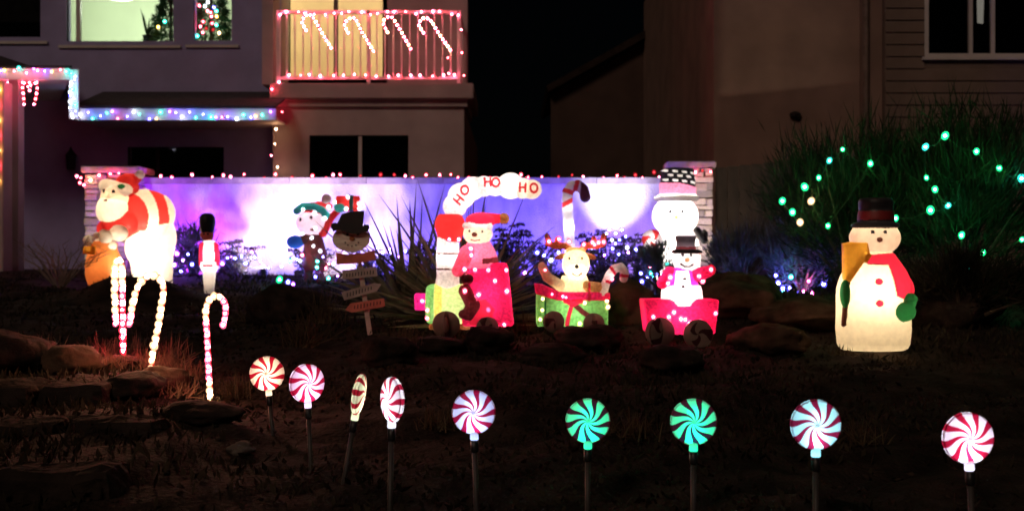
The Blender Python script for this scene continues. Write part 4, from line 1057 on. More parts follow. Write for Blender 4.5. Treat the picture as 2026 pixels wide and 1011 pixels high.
s.lathe('driver_coat', 948, [(530, 40), (515, 37), (500, 34), (485, 26), (476, 20)], ROSEF, y=-14, flat=.8)
s.ell('driver_head', 946, 463, 29, 22, 24, CREAMF, y=-20)
s.ell('driver_cap', 952, 437, 30, 16, 24, MAGF, y=-18); s.cap('driver_cap', (965, 434), (988, 433), 12, 9, CRIMP, y=-18)
s.cap('cap_brim', (922, 447), (970, 449), 6, 6, WHITEF, y=-34); s.ell('pompom', 997, 433, 11, 11, 11, TANF, y=-18)
s.cap('driver_arm', (925, 500), (908, 535), 15, 12, ROSEF, y=-34, y2=-44); s.ell('driver_mitten', 926, 551, 13, 11, 11, DARKF, y=-54)
s.cap('driver_leg', (922, 574), (936, 602), 13, 13, DARKF, y=-48); s.cap('driver_leg', (936, 602), (926, 620), 13, 11, DARKF, y=-48, y2=-52); s.ell('driver_boot', 922, 619, 13, 10, 13, DARKF, y=-56)
s.ppoly('belt', [(955, 512), (990, 508), (990, 519), (955, 522)], DARKF, 1, on=['driver_coat', 'cab'])
s.pdot('nose', 940, 465, 5.5, 4.5, BRNP, 3, on='driver_head'); s.pdot('eye', 930, 458, 2.2, 2.5, BLKP, .5, on='driver_head'); s.pdot('eye#2', 955, 459, 2.2, 2.5, BLKP, .5, on='driver_head')
s.pline('mouth', [(934, 475), (941, 477), (950, 475)], 1.2, BRNP, .4, on='driver_head')
s.add('frame', box3(s.pt(890, 646, 0), (40, 24, 5), 2), TANF)
s.lamp(885, 602, 1.9, (1, .95, .8), size=.04).lamp(966, 585, 2.6, (1, .75, .8), size=.04).lamp(888, 505, 1.1, COOL, size=.03).lamp(946, 465, .6, COOL, y=-20).lamp(888, 448, .5, COOL).lamp(833, 597, .12, COOL).lamp(948, 505, .7, COOL, y=-14).lamp(952, 437, .5, COOL, y=-18).lamp(982, 433, .15, WARM, y=-18)
s.bulbs([(837, 595), (848, 612), (847, 628), (890, 474), (908, 474), (921, 532), (941, 533), (934, 505), (933, 492), (967, 534), (980, 555), (1003, 575), (948, 582), (922, 574), (967, 611), (998, 640), (1002, 534)], 'pink', 5.0, mult=.8)
s.build((814, 1016, 412, 654, -72, 58))
wheel(s, 885, 640, 27, -46); wheel(s, 965, 646, 22, -44)
sm = s
SMK = WHITEF
t = Fig('smoke_tmp', 915, 656, 8.5, 'x', 'x', res=1.3)
t.root.parent = None
for a, b, r in [(900, 408, 24), (913, 388, 27), (935, 373, 24), (957, 369, 21), (980, 369, 20), (1010, 368, 27), (1034, 373, 21), (1052, 375, 20)]: t.ell('smoke', a, b, r, r * .97, 20, SMK)
def letter_H(cx_, cy_, h, w, a):
    ca, sa = math.cos(a), math.sin(a); T_ = lambda u, v: (t.x(cx_ + u * ca - v * sa), t.z(cy_ - (u * sa + v * ca)))
    return u2(c2(T_(-w, -h), T_(-w, h), 2.1), c2(T_(w, -h), T_(w, h), 2.1), c2(T_(-w, 0), T_(w, 0), 2.1))
LETR = shell('letter_red', (.50, .02, .03), .55)
for i, (hx, hy, ox, oy, a) in enumerate([(908, 396, 920, 377, .85), (965, 361, 981, 362, 0.05), (1034, 372, 1056, 373, -.05)]):
    t.paint('letter_h#%d' % i, letter_H(hx, hy, 8, 5.5, a), LETR, .5, on='smoke')
    ca_, sa_ = math.cos(-a), math.sin(-a)
    t.paint('letter_o#%d' % i, ring2(t.x(ox), t.z(oy), 7, 8.5, 4.2), LETR, .5, on='smoke')
t.lamp(903, 402, .55, COOL).lamp(930, 379, .65, COOL).lamp(972, 369, .45, COOL).lamp(1010, 368, .7, COOL).lamp(1044, 374, .3, WARM)
t.build((870, 1078, 336, 436, -24, 24))
for ch in list(t.root.children): ch.parent = sm.root
bpy.data.objects.remove(t.root)

# --- reindeer in a green carriage
s = Fig('reindeer_carriage', 1130, 650, 8.7, 'lit green gift carriage carrying a waving reindeer', 'toy train', 'lit fabric toy train', res=1.8)
s.add('carriage', box3(s.pt(1131, 611, 8), (70, 44, 33), 4), GRNF)
s.add('lid', ext([(s.x(1057), s.z(561)), (s.x(1072), s.z(562)), (s.x(1106), s.z(577)), (s.x(1204), s.z(578)), (s.x(1204), s.z(592)), (s.x(1100), s.z(592)), (s.x(1060), s.z(580))], -42, 56, 3), PINKF)
s.lathe('reindeer_body', 1136, [(600, 34), (580, 33), (560, 30), (545, 24)], CREAMF, y=-6, flat=.85)
s.ell('reindeer_head', 1139, 522, 27, 30, 24, CREAMF, y=-10); s.ell('muzzle', 1140, 536, 20, 17, 14, WHITEF, y=-26)
s.ell('ear', 1111, 507, 14, 5.5, 6, TANF, rot=.35); s.ell('ear#2', 1167, 507, 14, 5.5, 6, TANF, rot=-.35); s.ell('forelock', 1139, 497, 20, 8, 14, TANF, y=-6)
for sg_, nm in ((-1, 'antler'), (1, 'antler#2')):
    pts_ = [(1139 + sg_ * 10, 494), (1139 + sg_ * 22, 486), (1139 + sg_ * 42, 486), (1139 + sg_ * 56, 482)]
    s.add(nm, path([s.pt(*p_, 0) for p_ in pts_], [6, 6.5, 6.5, 5]), TANF)
    s.cap(nm, (1139 + sg_ * 38, 486), (1139 + sg_ * 36, 472), 6, 5, TANF); s.cap(nm, (1139 + sg_ * 52, 482), (1139 + sg_ * 56, 468), 6, 6, TANF)
s.cap('arm', (1110, 566), (1082, 548), 11, 10, TANF, y=-18); s.cap('arm', (1082, 548), (1073, 530), 10, 8.5, CREAMF, y=-18); s.ell('hoof', 1072, 528, 8, 10, 8, CREAMF, y=-18)
s.cap('arm#2', (1160, 566), (1188, 570), 11, 11, TANF, y=-22, y2=-30)
s.add('candy_cane', path([s.pt(*p_, -34) for p_ in [(1190, 582), (1196, 560), (1203, 544), (1213, 531), (1225, 528), (1233, 538), (1231, 550)]], 8.5), WHITEF)
for i, (a, b) in enumerate([((1198, 556), (1210, 560)), ((1206, 530), (1216, 544)), ((1222, 544), (1240, 546))]): s.pline('cane_stripe#%d' % i, [a, b], 3, CRIMP, .3, on='candy_cane')
s.pdot('eye', 1125, 511, 2.2, 2.8, BLKP, .5); s.pdot('eye#2', 1150, 511, 2.2, 2.8, BLKP, .5); s.pdot('nose', 1139, 527, 4, 4, BLKP, 3); s.pline('mouth', [(1131, 541), (1137, 545), (1143, 545), (1149, 540)], 1.2, BRNP, .4)
s.ppoly('carriage_edge', [(1077, 578), (1079, 578), (1079, 646), (1077, 646)], GRNP, .8, on='carriage')
s.pline('bow', [(1118, 594), (1132, 600), (1148, 594), (1132, 596)], 5, CRIMP, 3, on=['carriage', 'lid'])
s.pline('ribbon', [(1130, 602), (1124, 622), (1120, 641)], 4, CRIMP, 2, on='carriage'); s.pline('ribbon#2', [(1136, 602), (1150, 615), (1170, 628)], 5, DARKF, 2, on='carriage'); s.pline('strap', [(1164, 560), (1164, 592)], 2.5, CRIMP, 2)
s.lamp(1131, 615, 2.0, (1, 1, .85), y=0, size=.05).lamp(1138, 540, 2.4, WARM, y=-8, size=.04).lamp(1139, 515, .7, WARM, y=-8).lamp(1208, 545, .15, COOL, y=-34)
s.bulbs([(1086, 478), (1106, 473), (1126, 478), (1155, 484), (1172, 480), (1184, 480), (1194, 479), (1176, 484)], 'pink', 5, mult=.4)
s.bulbs([(1091, 581), (1112, 585), (1118, 587), (1133, 594), (1078, 534), (1208, 552)], 'pink', 3.5, mult=.4).bulbs([(1073, 590), (1072, 612), (1068, 630), (1155, 598), (1198, 594), (1145, 638), (1182, 632), (1200, 606)], 'warm', 4, mult=.35)
s.build((1050, 1244, 458, 648, -66, 62))
wheel(s, 1094, 634, 21, -48); wheel(s, 1172, 638, 21, -48)

# --- snowman in a crimson carriage
s = Fig('snowman_carriage', 1342, 686, 8.0, 'lit crimson carriage with waving top hatted snowman aboard', 'toy train', 'lit fabric toy train', res=1.9)
s.add('carriage', box3(s.pt(1343, 625, 6), (70, 48, 34), 5, taper=.06), PINKF)
s.lathe('snowman_base', 1347, [(604, 37), (590, 41), (575, 40), (564, 36)], WHITEF, y=-14, flat=.8)
s.lathe('coat', 1345, [(570, 36), (555, 33), (540, 30), (530, 22)], MAGF, y=-14, flat=.8)
s.ell('head', 1356, 515, 27.5, 25, 24, WHITEF, y=-16)
s.lathe('hat_brim', 1357, [(501, 30), (498, 31), (495, 28)], BLKP, y=-14); s.lathe('hat', 1355, [(497, 20), (480, 18.5), (469, 21), (466, 19)], shell('grey_hat', (.16, .13, .15), .5), y=-14)
s.ell('ear_muff', 1380, 495, 7, 10, 8, WHITEF, y=-18)
s.cap('arm', (1322, 540), (1308, 560), 13, 11, PINKF, y=-22); s.cap('arm#2', (1372, 545), (1398, 537), 14, 11, PINKF, y=-20); s.ell('mitten', 1404, 534, 9, 11, 8, CRIMP, y=-20)
s.ppoly('chest', [(1333, 535), (1358, 535), (1362, 566), (1328, 566)], WHITEF, 1, on='coat')
s.pdot('button', 1349, 551, 3, 2.5, BLKP, 1.5, on='chest'); s.pdot('button#2', 1346, 566, 3, 2.5, BLKP, 1.5)
s.pdot('eye', 1346, 504, 2.6, 3, BLKP, .6, on='head'); s.pdot('eye#2', 1362, 505, 2.6, 3, BLKP, .6, on='head'); s.pdot('nose', 1354, 514, 4.5, 4, TANF, 4, on='head'); s.pline('mouth', [(1342, 522), (1350, 527), (1359, 527), (1366, 523)], 1.5, BLKP, .4, on='head')
s.ppoly('hat_band', [(1330, 489), (1380, 489), (1380, 496), (1330, 496)], DARKF, .8, on='hat')
s.lamp(1343, 628, 2.4, (1, .8, .85), size=.05).lamp(1347, 580, 1.4, COOL, y=-14, size=.04).lamp(1354, 515, .7, COOL, y=-14).lamp(1345, 550, .5, COOL, y=-14)
s.bulbs([(1288, 625), (1328, 616), (1318, 625), (1317, 635), (1342, 629), (1350, 630), (1358, 637), (1379, 634), (1393, 646), (1297, 643), (1409, 618), (1378, 546), (1390, 556), (1402, 533), (1322, 548), (1318, 560)], 'pink', 5.4, mult=.8)
s.build((1262, 1420, 458, 664, -66, 62))
wheel(s, 1300, 654, 29, -52); wheel(s, 1374, 658, 29, -52)

# --- tall plastic candy cane by the wall
s = Fig('tall_candy_cane', 1127, 553, 13.0, 'tall plastic candy cane with red striped crook against the wall', 'candy cane', res=1.0)
s.add('cane', path([s.pt(1130, 553), s.pt(1127, 480), s.pt(1122, 395), s.pt(1123, 380), s.pt(1131, 369), s.pt(1144, 367), s.pt(1154, 375), s.pt(1158, 390)], 10.5), WHITEP)
for i, (a, b) in enumerate([((1110, 408), (1136, 394)), ((1108, 374), (1138, 384)), ((1143, 355), (1136, 384))]): s.pline('stripe#%d' % i, [a, b], 4.5, REDP, .3)
s.ppoly('dark_end', [(1149, 360), (1175, 366), (1172, 405), (1146, 404)], shell('maroon_plastic', (.08, .02, .03), .5), .3)
s.lamp(1126, 450, 1.2, COOL, size=.02).lamp(1123, 410, .35, COOL, size=.02).lamp(1128, 500, .8, COOL, size=.02)
s.build((1104, 1176, 352, 556, -14, 14))

# --- large overexposed snowman before the right pillar
s = Fig('hatted_snowman_figure', 1340, 560, 12.9, 'overexposed white snowman in banded dark hat before the right pillar', 'snowman', res=1.5)
s.lathe('body', 1338, [(560, 38), (540, 46), (510, 48), (480, 44), (465, 36), (455, 30)], WHITEP, flat=.85)
s.ell('head', 1336, 428, 45, 41, 38, WHITEP)
s.lathe('hat_brim', 1338, [(399, 40), (395, 44), (390, 44), (387, 38)], WHITEP, flat=.9)
s.lathe('hat', 1341, [(392, 34), (362, 35), (340, 33), (336, 31), (333, 26)], BLKP, flat=.95)
s.ppoly('hat_band', [(1300, 363), (1340, 364), (1382, 374), (1382, 395), (1340, 390), (1300, 390)], ROSEF, 1.2, on='hat')
for r_, (yy, off) in enumerate([(339, 0), (348, 9), (357, 0)]):
    for c_ in range(4): s.ppoly('hat_patch#%d%d' % (r_, c_), [(1309 + off + c_ * 18, yy - 2.2 + c_ * 1.5), (1319 + off + c_ * 18, yy - 1.6 + c_ * 2), (1319 + off + c_ * 18, yy + 2.4 + c_ * 2), (1309 + off + c_ * 18, yy + 1.8 + c_ * 1.5)], WHITEP, .6, on='hat')
s.cap('arm', (1378, 455), (1392, 475), 7, 8, BLKP, y=-6); s.ell('mitten', 1392, 466, 8, 12, 8, BLKP, y=-8)
s.pdot('eye', 1322, 420, 3.5, 4, BLKP, .8, on='head'); s.pdot('eye#2', 1345, 420, 3.5, 4, BLKP, .8, on='head'); s.pdot('nose', 1333, 431, 4, 4, ORAP, 4, on='head')
s.lamp(1337, 430, 22, COOL, size=.05).lamp(1338, 500, 22, COOL, size=.05).lamp(1341, 376, .8, COOL)
s.build((1284, 1408, 322, 566, -52, 52))

# ================================================================== PEPPERMINT STAKES
def stake_light(px, py, r, yaw, tilt, color, power, label, d=None, hot=0.0, length=None):
    d = d or .075 * F / r; R_ = .075; c = P(px, py, d); ca = Vector((math.sin(tilt), 0, -math.cos(tilt)))
    foot = c + ca * (R_ + .02); g = gz(foot.x, foot.y); L_ = (foot.z - g) / math.cos(tilt) + .03
    base = foot + ca * (L_ - .03)
    root = empty('peppermint_stake_light', base, label, 'garden light', 'peppermint stake lights along the front edge', rot=(0, -tilt, 0))
    h = L_ - .03 + R_ + .02
    hub = MB().lathe([(R_ * .10, -.018), (R_ * .12, 0), (R_ * .10, .018)], 18).build('disc_hub', PEPW, root, True, (0, 0, h), (math.pi / 2, 0, yaw))
    swirl_disc(root, R_, .021, 9, (PEPR, PEPW), (0, 0, h), rot=(0, .3 + px * .013, yaw))
    MB().lathe([(.011, -R_ - .020), (.014, -R_ - .018), (.014, -R_ + .006), (.010, -R_ + .012)], 16).build('socket', PEPW, root, True, (0, 0, h))
    MB().lathe([(.012, -R_ - .062), (.0135, -R_ - .055), (.0135, -R_ - .021), (.012, -R_ - .0205)], 16).build('collar', BLACKP, root, True, (0, 0, h))
    MB().lathe([(.004, -.06), (.0095, 0.0), (.0095, h - R_ - .0625)], 12).build('stake', STAKE, root, True)
    for dz, pw in ((-.045, 1.0), (-.012, .75), (.025, .6), (-.087, .12)):
        lp = lamp_point('lamp', root, (0, 0, h + dz), 1.8 * power * pw, color, .012)
ws = 'peppermint stake light'
stake_light(528, 739, 34.5, 0, .10, (1.0, .80, .50), .17, 'warm white peppermint stake light, leftmost of the row')
stake_light(607, 758, 38.5, R(38), .05, (.86, .66, 1.0), .17, 'lavender peppermint stake light turned aside, second from the left')
stake_light(710, 780, 41, R(87), -.17, (.85, 1.0, .60), .12, 'peppermint stake light seen edge-on and leaning')
stake_light(776, 790, 44.5, R(-58), -.02, (.84, .86, 1.0), .18, 'cool white peppermint stake light turned nearly edge-on beside the leaning one')
stake_light(937, 815, 43.5, 0, .03, (.42, .56, 1.0), .17, 'blue glowing peppermint stake light, fifth from the left')
stake_light(1163, 832, 44, 0, 0, (.0, 1.0, .42), .16, 'left one of the two green glowing peppermint stake lights')
stake_light(1372, 834, 46, 0, 0, (.0, 1.0, .43), .16, 'right one of the two green glowing peppermint stake lights')
stake_light(1614, 840, 50, 0, 0, (.30, .86, 1.0), .18, 'cyan glowing peppermint stake light, second from the right')
stake_light(1915, 866, 51, 0, .05, (.80, .78, 1.0), .20, 'large cool white peppermint stake light at the right end of the row')
sw_ = empty('swirl_lollipop', G(1290, 12.0), 'red and white swirl lollipop beside the overexposed snowman', 'lollipop')
hz_ = P(1290, 474, 12.0).z - sw_.location.z
MB().lathe([(.008, -.05), (.008, hz_ - .09)], 10).build('stick', WHITEP, sw_, True)
swirl_disc(sw_, .098, .02, 3, (REDP, WHITEP), (0, 0, hz_), twist=1.3)
lamp_point('lamp', sw_, (0, 0, hz_), .55, (1, .95, .95), .015)

# ================================================================== ROCKS AND PLANTS
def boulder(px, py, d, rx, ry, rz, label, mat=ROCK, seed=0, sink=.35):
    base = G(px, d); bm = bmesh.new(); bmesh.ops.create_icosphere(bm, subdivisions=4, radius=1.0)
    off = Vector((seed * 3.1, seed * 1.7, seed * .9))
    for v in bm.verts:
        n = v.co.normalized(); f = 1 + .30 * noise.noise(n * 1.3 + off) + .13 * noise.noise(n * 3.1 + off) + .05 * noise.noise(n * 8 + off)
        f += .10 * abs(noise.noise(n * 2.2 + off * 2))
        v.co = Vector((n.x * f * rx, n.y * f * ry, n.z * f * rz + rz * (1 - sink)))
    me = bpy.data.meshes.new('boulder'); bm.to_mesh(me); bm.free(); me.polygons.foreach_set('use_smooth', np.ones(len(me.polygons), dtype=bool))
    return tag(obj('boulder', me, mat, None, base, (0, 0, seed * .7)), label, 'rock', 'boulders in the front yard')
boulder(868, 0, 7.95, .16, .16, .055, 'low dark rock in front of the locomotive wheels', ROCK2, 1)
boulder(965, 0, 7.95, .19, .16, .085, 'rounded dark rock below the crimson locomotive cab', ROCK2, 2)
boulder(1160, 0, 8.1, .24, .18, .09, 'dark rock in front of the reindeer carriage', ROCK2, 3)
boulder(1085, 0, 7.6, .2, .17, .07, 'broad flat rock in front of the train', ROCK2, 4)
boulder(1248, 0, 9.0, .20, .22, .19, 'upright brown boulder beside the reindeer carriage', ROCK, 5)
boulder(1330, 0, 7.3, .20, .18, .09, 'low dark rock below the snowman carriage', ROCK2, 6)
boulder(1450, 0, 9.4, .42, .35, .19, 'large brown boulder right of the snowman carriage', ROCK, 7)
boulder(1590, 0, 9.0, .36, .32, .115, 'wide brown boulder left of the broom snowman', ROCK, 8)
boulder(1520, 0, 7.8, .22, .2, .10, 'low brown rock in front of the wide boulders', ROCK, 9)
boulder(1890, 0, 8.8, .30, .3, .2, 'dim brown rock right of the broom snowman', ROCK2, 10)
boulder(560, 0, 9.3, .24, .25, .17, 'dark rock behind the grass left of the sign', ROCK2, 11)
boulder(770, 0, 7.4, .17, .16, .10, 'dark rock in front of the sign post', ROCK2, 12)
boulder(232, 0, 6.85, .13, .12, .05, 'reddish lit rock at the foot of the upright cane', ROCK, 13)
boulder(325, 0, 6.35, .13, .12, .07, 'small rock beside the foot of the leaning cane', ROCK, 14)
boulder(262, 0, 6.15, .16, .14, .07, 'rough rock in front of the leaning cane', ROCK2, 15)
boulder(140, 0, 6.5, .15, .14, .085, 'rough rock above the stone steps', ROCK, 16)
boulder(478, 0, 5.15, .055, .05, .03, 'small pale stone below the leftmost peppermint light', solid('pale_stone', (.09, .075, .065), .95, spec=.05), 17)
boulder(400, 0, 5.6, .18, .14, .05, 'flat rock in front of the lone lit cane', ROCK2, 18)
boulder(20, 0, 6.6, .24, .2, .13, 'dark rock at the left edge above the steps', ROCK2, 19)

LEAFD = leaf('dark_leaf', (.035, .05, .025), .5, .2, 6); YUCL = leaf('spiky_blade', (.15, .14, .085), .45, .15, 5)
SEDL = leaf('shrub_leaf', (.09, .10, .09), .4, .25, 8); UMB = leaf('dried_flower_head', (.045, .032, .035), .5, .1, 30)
GRASS_LIT = leaf('dry_grass_lit', (.20, .135, .085), .4, .3, 4); GRASS_UNLIT = leaf('dry_grass_unlit', (.075, .055, .033), .4, .3, 4); COVER = leaf('ground_cover_leaf', (.024, .020, .013), .6, .2, 3); BUSHL = leaf('fine_bush_leaf', (.022, .034, .018), .45, .25, 4)  # paler grass by the canes carries their glow in its colour; darker copy elsewhere
def curved_blades(n, base_r, L, lean, width, droop, seed, zmin=.05, seg=4):
    r_ = np.random.default_rng(seed); az = r_.random(n) * 2 * np.pi; el = np.clip(r_.normal(lean, .42, n), zmin, 1.5); ln = L * (0.55 + .5 * r_.random(n))
    b = np.stack([base_r * r_.normal(0, 1, n), base_r * r_.normal(0, 1, n), np.zeros(n)], 1)
    dirv = np.stack([np.cos(az) * np.cos(el), np.sin(az) * np.cos(el), np.sin(el)], 1); side = np.stack([-np.sin(az), np.cos(az), np.zeros(n)], 1)
    dr = droop * r_.random(n)
    roll = r_.random(n) * np.pi; nrm = np.cross(side, dirv); sd = side * np.cos(roll)[:, None] + nrm * np.sin(roll)[:, None]
    V, Fc = [], []
    for k in range(seg + 1):
        t = k / seg; p = b + dirv * (ln * t)[:, None] - np.stack([0 * az, 0 * az, dr * ln * t * t], 1)
        w = width * (1 - t) ** .7 * (.6 + .8 * min(1, t * 4)) * (0.7 + .6 * r_.random(n)) if False else width * max(.03, (1 - t) ** .6)
        V += [p - sd * w, p + sd * w]
    V = np.stack(V, 1)      # n, 2(seg+1), 3
    m = 2 * (seg + 1); idx = (np.arange(n) * m)[:, None]
    for k in range(seg): Fc.append(idx + np.array([2*k, 2*k+1, 2*k+3, 2*k+2])[None])
    return V.reshape(-1, 3), np.concatenate(Fc)
def spiky(px, d, n, L, lean, width, droop, label, seed, mat=YUCL, name='spiky_plant', cat='plant', base_r=.05, group=None, parts=60):
    root = empty(name, G(px, d), label, cat, group)
    v, f = curved_blades(n, base_r, L, lean, width, droop, seed)
    o = obj('blades', mesh_np('blades', v, f), mat, root); o['kind'] = 'stuff'
    return root
def yucca(px, d, n, L, label, seed):
    """large blades one by one: each is a part"""
    root = empty('spiky_plant', G(px, d), label, 'plant'); r_ = random.Random(seed)
    MB().lathe([(.10, -.05), (.09, .05), (.04, .1)], 12).build('crown_base', YUCL, root, True)
    for i in range(n):
        v, f = curved_blades(1, .03, L * r_.uniform(.75, 1.1), r_.choice([.35, .6, .9, 1.15, 1.35]), .017, .22, seed * 1000 + i)
        obj('blade', mesh_np('blade', v, f), YUCL, root)
yucca(920, 9.35, 270, 1.12, 'large spiky plant fanning out behind the locomotive', 3)
yucca(812, 9.7, 130, 1.05, 'thinner spiky plant left of the locomotive', 4)

def umbel_shrub(px, d, ptop, w, label, seed, n=26):
    r_ = np.random.default_rng(seed); base = G(px, d); root = empty('umbel_shrub', base, label, 'shrub', 'flat topped shrubs before the garden wall'); H = PZ(ptop, d) - base.z
    stems = MB(); bl, tl = [], []
    for i in range(n):
        a, q = r_.random() * 6.283, math.sqrt(r_.random()); x, y = w * q * math.cos(a), .5 * w * q * math.sin(a); hgt = H * (.6 + .4 * r_.random()) * (1 - .25 * q)
        b0 = (x * .25, y * .25, 0); t_ = (x, y, hgt); stems.tube([b0, (x * .7, y * .7, hgt * .55), t_], [.006, .005, .003], 5, False)
        hd = .035 + .035 * r_.random()
        m_ = 60; aa, rr = r_.random(m_) * 6.283, hd * np.sqrt(r_.random(m_))
        c = np.stack([x + rr * np.cos(aa), y + rr * np.sin(aa), hgt + .012 * r_.random(m_) - rr * .25], 1)
        vv, ff = leaf_quads(c, c + np.stack([.016 * np.cos(aa), .016 * np.sin(aa), r_.normal(0, .012, m_)], 1), np.full(m_, .008))
        obj('flower_head', mesh_np('flower_head', vv, ff), UMB, root)
        k_ = 30; t = r_.random(k_) * .8; c = np.stack([x * (.25 + .75 * t), y * (.25 + .75 * t), hgt * t], 1) + r_.normal(0, .02, (k_, 3))
        bl.append(c); tl.append(c + r_.normal(0, .035, (k_, 3)) + np.array([0, 0, .02]))
    stems.build('stems', BARK, root)['kind'] = 'stuff'
    b_, t_ = np.concatenate(bl), np.concatenate(tl); v, f = leaf_quads(b_, t_, np.full(len(b_), .010)); obj('leaves', mesh_np('leaves', v, f), SEDL, root)['kind'] = 'stuff'
for i, a in enumerate([(355, 13.2, 480, .26, 'sparse shrub between the bearded man and the guardsman', 21, 12), (465, 13.1, 462, .30, 'flat topped shrub right of the toy guardsman', 22, 24), (620, 13.2, 470, .30, 'shrub full of lights behind the elf', 23, 14), (735, 13.1, 485, .24, 'shrub right of the snowman sign', 24, 14),
                       (1010, 12.9, 425, .30, 'tall dark shrub right of the locomotive driver', 25, 30), (1080, 13.1, 470, .20, 'small shrub behind the reindeer antlers', 26, 16), (1200, 13.0, 436, .36, 'wide flat topped shrub under the bright wall patch', 27, 40), (1270, 12.7, 470, .16, 'small shrub beside the swirl lollipop', 28, 14), (850, 13.2, 470, .22, 'shrub behind the thin spiky plant', 29, 14)]): umbel_shrub(*a)

def leafy(name, px, d, H, rx, ry, n, leafl, wdt, mat, label, cat, seed, group=None, stems=12, z0=.1, up=.4):
    """rounded crown of fine leaves in clumps over branching stems"""
    r_ = np.random.default_rng(seed); base = G(px, d); root = empty(name, base, label, cat, group); tr = MB()
    for i in range(stems):
        a = r_.random() * 6.283; q = .3 + .7 * r_.random(); e = np.array([rx * q * math.cos(a), ry * q * math.sin(a), H * (.45 + .5 * r_.random())])
        tr.tube([(e[0] * .06, e[1] * .06, -.03), tuple(e * np.array([.35, .35, .45])), tuple(e * np.array([.75, .75, .8])), tuple(e)], [.022, .015, .009, .003], 6, False)
    o = tr.build('trunk', BARK, root)
    nc = max(20, n // 60); u = r_.normal(size=(nc, 3)); u /= np.linalg.norm(u, axis=1, keepdims=True); rad = r_.random(nc) ** .4
    c = u * rad[:, None] * np.array([rx, ry, H * .5]) * (.75 + .4 * r_.random((nc, 1))) + np.array([0, 0, H * .52 + z0])
    c[:, 2] = np.maximum(c[:, 2], .03)
    k = r_.integers(0, nc, n); p = c[k] + r_.normal(0, 1, (n, 3)) * np.array([.10, .10, .09]) * (rx + H) * .5
    out = p - np.array([0, 0, H * .35]); out /= np.linalg.norm(out, axis=1, keepdims=True) + 1e-9
    tip = p + (out * .7 + r_.normal(0, .5, (n, 3)) + np.array([0, 0, up])) * leafl * (.6 + .8 * r_.random((n, 1)))
    keep = p[:, 2] > .0; v, f = leaf_quads(p[keep], tip[keep], np.full(keep.sum(), wdt)); obj('crown', mesh_np('crown', v, f), mat, root)
    return root
leafy('tall_bush', 1690, 10.6, 1.30, .62, .5, 9000, .11, .0055, BUSHL, 'wispy bush with green lights behind the broom snowman', 'bush', 31, 'bushes with green lights', up=.7)
leafy('tall_bush', 1905, 10.2, 1.45, .62, .5, 10000, .11, .0055, BUSHL, 'taller wispy bush with green lights at the right edge', 'bush', 32, 'bushes with green lights', up=.7)
leafy('low_shrub', 1590, 11.6, .50, .42, .3, 3500, .09, .006, SEDL, 'low shrub lit blue left of the broom snowman', 'shrub', 33, up=.8)
leafy('low_shrub', 1470, 12.0, .42, .35, .25, 2500, .08, .006, SEDL, 'small grey shrub right of the snowman carriage', 'shrub', 34, up=.8)
leafy('low_shrub', 1900, 8.6, .35, .5, .3, 3000, .09, .005, COVER, 'low dark shrub right of the broom snowman', 'shrub', 35)
leafy('low_shrub', 1310, 11.4, .30, .22, .2, 1500, .06, .006, SEDL, 'little shrub with teal lights behind the crimson carriage', 'shrub', 36)
leafy('low_shrub', 380, 13.3, .42, .22, .2, 1800, .07, .006, SEDL, 'low shrub lit purple beside the toy guardsman', 'shrub', 37)
# bare shrub at the far left
bs = empty('bare_shrub', G(118, 11.6), 'leafless twiggy shrub left of the orange sack', 'shrub'); r_ = random.Random(5); tw = MB()
for i in range(34):
    a = r_.uniform(0, 6.28); q = Vector((math.cos(a) * r_.uniform(.15, .5), math.sin(a) * .25, r_.uniform(.15, .5))); p1 = q * .5 + Vector((r_.uniform(-.06, .06), 0, .07))
    tw.tube([(0, 0, -.02), p1, q], [.008, .005, .002], 5, False)
    for k in range(3):
        s0 = p1.lerp(q, r_.random()); tw.tube([s0, s0 + Vector((r_.uniform(-.1, .1), r_.uniform(-.08, .02), r_.uniform(0, .12)))], [.003, .0012], 4, False)
tw.build('twigs', solid('pale_twig', (.22, .17, .14), .9), bs)['kind'] = 'stuff'
# grass tufts
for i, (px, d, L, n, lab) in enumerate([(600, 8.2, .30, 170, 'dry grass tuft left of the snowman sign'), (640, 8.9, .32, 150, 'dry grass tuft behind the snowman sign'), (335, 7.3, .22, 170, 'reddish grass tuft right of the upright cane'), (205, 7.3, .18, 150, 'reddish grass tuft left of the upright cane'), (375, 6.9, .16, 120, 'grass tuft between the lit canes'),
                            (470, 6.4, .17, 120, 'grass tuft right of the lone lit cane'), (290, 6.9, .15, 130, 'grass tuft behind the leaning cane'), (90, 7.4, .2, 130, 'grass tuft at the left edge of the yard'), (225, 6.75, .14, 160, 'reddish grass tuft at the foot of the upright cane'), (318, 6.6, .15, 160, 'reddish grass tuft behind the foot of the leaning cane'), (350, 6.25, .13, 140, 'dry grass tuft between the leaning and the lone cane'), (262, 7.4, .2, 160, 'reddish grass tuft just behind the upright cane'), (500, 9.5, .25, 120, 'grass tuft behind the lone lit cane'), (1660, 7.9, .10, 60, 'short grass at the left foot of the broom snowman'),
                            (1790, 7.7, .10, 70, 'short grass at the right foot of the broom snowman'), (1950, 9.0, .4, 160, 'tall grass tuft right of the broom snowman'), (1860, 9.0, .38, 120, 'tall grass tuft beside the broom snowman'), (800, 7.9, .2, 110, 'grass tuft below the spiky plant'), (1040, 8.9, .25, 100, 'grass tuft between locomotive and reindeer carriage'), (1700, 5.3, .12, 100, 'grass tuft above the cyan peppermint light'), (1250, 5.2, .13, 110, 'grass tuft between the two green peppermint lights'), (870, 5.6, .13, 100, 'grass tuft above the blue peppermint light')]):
    spiky(px, d, n, L, 1.05, .0034, .35, lab, 50 + i, GRASS_LIT if px < 400 else GRASS_UNLIT, 'grass_tuft', 'grass', .05, 'grass tufts in the yard')
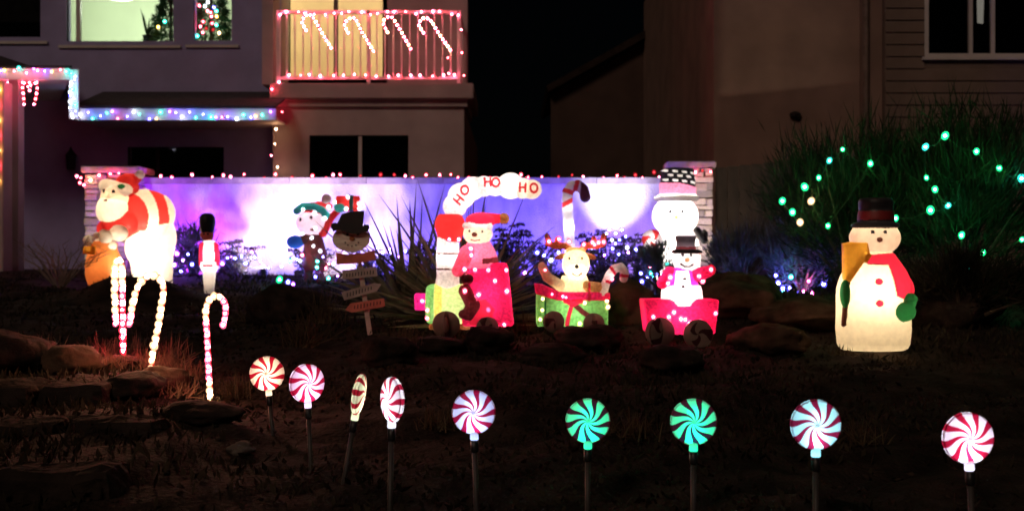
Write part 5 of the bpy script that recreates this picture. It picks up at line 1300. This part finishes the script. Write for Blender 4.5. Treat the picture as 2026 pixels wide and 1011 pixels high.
# ground cover: low leaves and litter nobody could count
n = 70000; gxr = rng.uniform(-6.2, 6.2, n); gyr = 3.05 + 10.6 * rng.random(n) ** 1.25
cl_ = (np.sin(gxr * 2.3 + 1.1 * np.sin(gyr * 1.7)) + np.sin(gyr * 3.3 + 2 * np.sin(gxr * 1.2)) + rng.normal(0, .8, n)) > -.4
gxr, gyr = gxr[cl_], gyr[cl_]; n = len(gxr); gzr = ground_np(gxr, gyr)
b = np.stack([gxr, gyr, gzr - .004], 1); hgt = .018 + .045 * rng.random(n) * (0.5 + .5 * np.sin(gxr * 1.9 + gyr))
tip = b + np.stack([rng.normal(0, .022, n), rng.normal(0, .022, n), np.abs(hgt) + .006], 1)
v, f = leaf_quads(b, tip, .004 + .008 * rng.random(n))
tag(obj('ground_cover', mesh_np('ground_cover', v, f), COVER), 'low dark ground cover and leaf litter over the yard', 'ground cover', kind='stuff')
# pebbles and mulch: many small lumps
n = 9000; px_ = rng.uniform(-6, 6, n); py_ = 3.1 + 8 * rng.random(n) ** 1.3; pz_ = ground_np(px_, py_); r0 = .006 + .016 * rng.random(n) ** 3
oc = np.array([[1, 0, 0], [-1, 0, 0], [0, 1, 0], [0, -1, 0], [0, 0, .7], [0, 0, -.7]]); of = np.array([[0,2,4],[2,1,4],[1,3,4],[3,0,4],[2,0,5],[1,2,5],[3,1,5],[0,3,5]])
V = (oc[None] + rng.normal(0, .2, (n, 6, 3))) * r0[:, None, None] + np.stack([px_, py_, pz_], 1)[:, None]
tag(obj('mulch', mesh_np('mulch', V.reshape(-1, 3), (of[None] + 6 * np.arange(n)[:, None, None]).reshape(-1, 3)), solid('mulch_chip', (.03, .021, .016), .97, .6, 20, spec=.05)), 'bark mulch and small stones scattered over the yard', 'mulch', kind='stuff')

# ================================================================== LIGHTS IN THE PLANTS
def bed(pts, d0, lab, cols, r=.022, mult=1.0):
    light_string([P(a, b, d0 + jit(.12)) for a, b in pts], cols, r, lab, mult=mult)
bed([(334, 470), (338, 497), (350, 502), (372, 503), (380, 523), (345, 524), (362, 515), (338, 538), (358, 537)], 12.9, 'purple light string in the sparse shrub by the guardsman', ['blue', 'purple', 'purple', 'blue'], mult=1.4)
bed([(450, 510), (456, 508), (465, 511), (478, 507), (498, 499), (504, 509), (515, 518), (531, 530), (557, 527), (440, 522), (486, 521)], 12.9, 'violet light string in the shrub beside the guardsman', ['blue', 'purple', 'blue', 'blue', 'purple'], mult=1.5)
bed([(553, 553), (570, 558), (580, 562), (540, 577)], 11.9, 'short light string on the slope before the elf', ['green', 'blue', 'purple', 'blue'], .024, mult=.7)
bed([(598, 505), (612, 493), (622, 504), (628, 517), (639, 508), (627, 529), (632, 538), (650, 523), (660, 522), (668, 546), (650, 551), (624, 548), (574, 516), (588, 513), (644, 530)], 12.7, 'blue and teal light string at the elf\'s feet', ['pink', 'white', 'purple', 'teal', 'blue', 'teal', 'blue'], .02, mult=.9)
bed([(748, 490), (757, 499), (772, 493), (774, 501), (802, 497), (790, 508), (735, 505)], 12.9, 'blue light string in the shrub right of the sign', ['blue', 'blue', 'purple'], mult=1.3)
bed([(1038, 540), (1077, 506), (1105, 500), (1125, 512), (1063, 500), (1090, 515)], 12.8, 'blue light string behind the reindeer antlers', ['purple', 'blue', 'white'], mult=1.2)
bed([(1171, 491), (1196, 505), (1212, 492), (1218, 482), (1238, 468), (1241, 490), (1243, 500), (1258, 494), (1265, 497), (1224, 503), (1200, 462), (1206, 455), (1218, 462), (1230, 455), (1226, 475), (1211, 475)], 12.75, 'dense violet light string in the wide flat topped shrub', ['white', 'purple', 'blue', 'blue', 'blue'], .018, mult=1.0)
bed([(1283, 505), (1268, 541), (1286, 530), (1288, 540), (1270, 557), (1292, 548), (1300, 541), (1308, 543), (1320, 522), (1280, 550)], 11.5, 'teal and blue light string beside the crimson carriage', ['teal', 'blue', 'pink', 'teal', 'blue'], .02, mult=.8)
bed([(1431, 548), (1470, 572), (1491, 569), (1409, 537)], 11.6, 'sparse light string on the slope right of the crimson carriage', ['purple', 'blue', 'green', 'magenta'], .018, mult=.5)
bed([(1540, 560), (1535, 545), (1565, 548), (1600, 556), (1630, 562), (1549, 571), (1562, 570), (1577, 582), (1586, 587), (1590, 578), (1594, 583), (1620, 585), (1626, 585), (1653, 588), (1550, 575), (1606, 580)], 11.35, 'blue light string under the low shrub left of the broom snowman', ['blue', 'blue', 'teal', 'magenta', 'blue', 'blue'], .022, mult=1.8)
bed([(1548, 398), (1568, 420), (1583, 440), (1592, 370), (1620, 352), (1641, 318), (1667, 296), (1722, 324), (1638, 447), (1605, 398)], 10.05, 'green light string over the wispy bush behind the snowman', ['green', 'green', 'warm', 'green', 'green', 'teal', 'green'], .024, mult=.8)
bed([(1772, 432), (1841, 416), (1876, 407), (1850, 375), (1833, 352), (1831, 291), (1870, 269), (1932, 300), (1977, 333), (2021, 353), (1904, 463), (1902, 466), (1911, 530), (2022, 474), (1945, 500)], 9.6, 'green light string over the taller bush at the right edge', ['green', 'green', 'teal', 'green', 'green', 'teal', 'green'], .024, mult=.8)
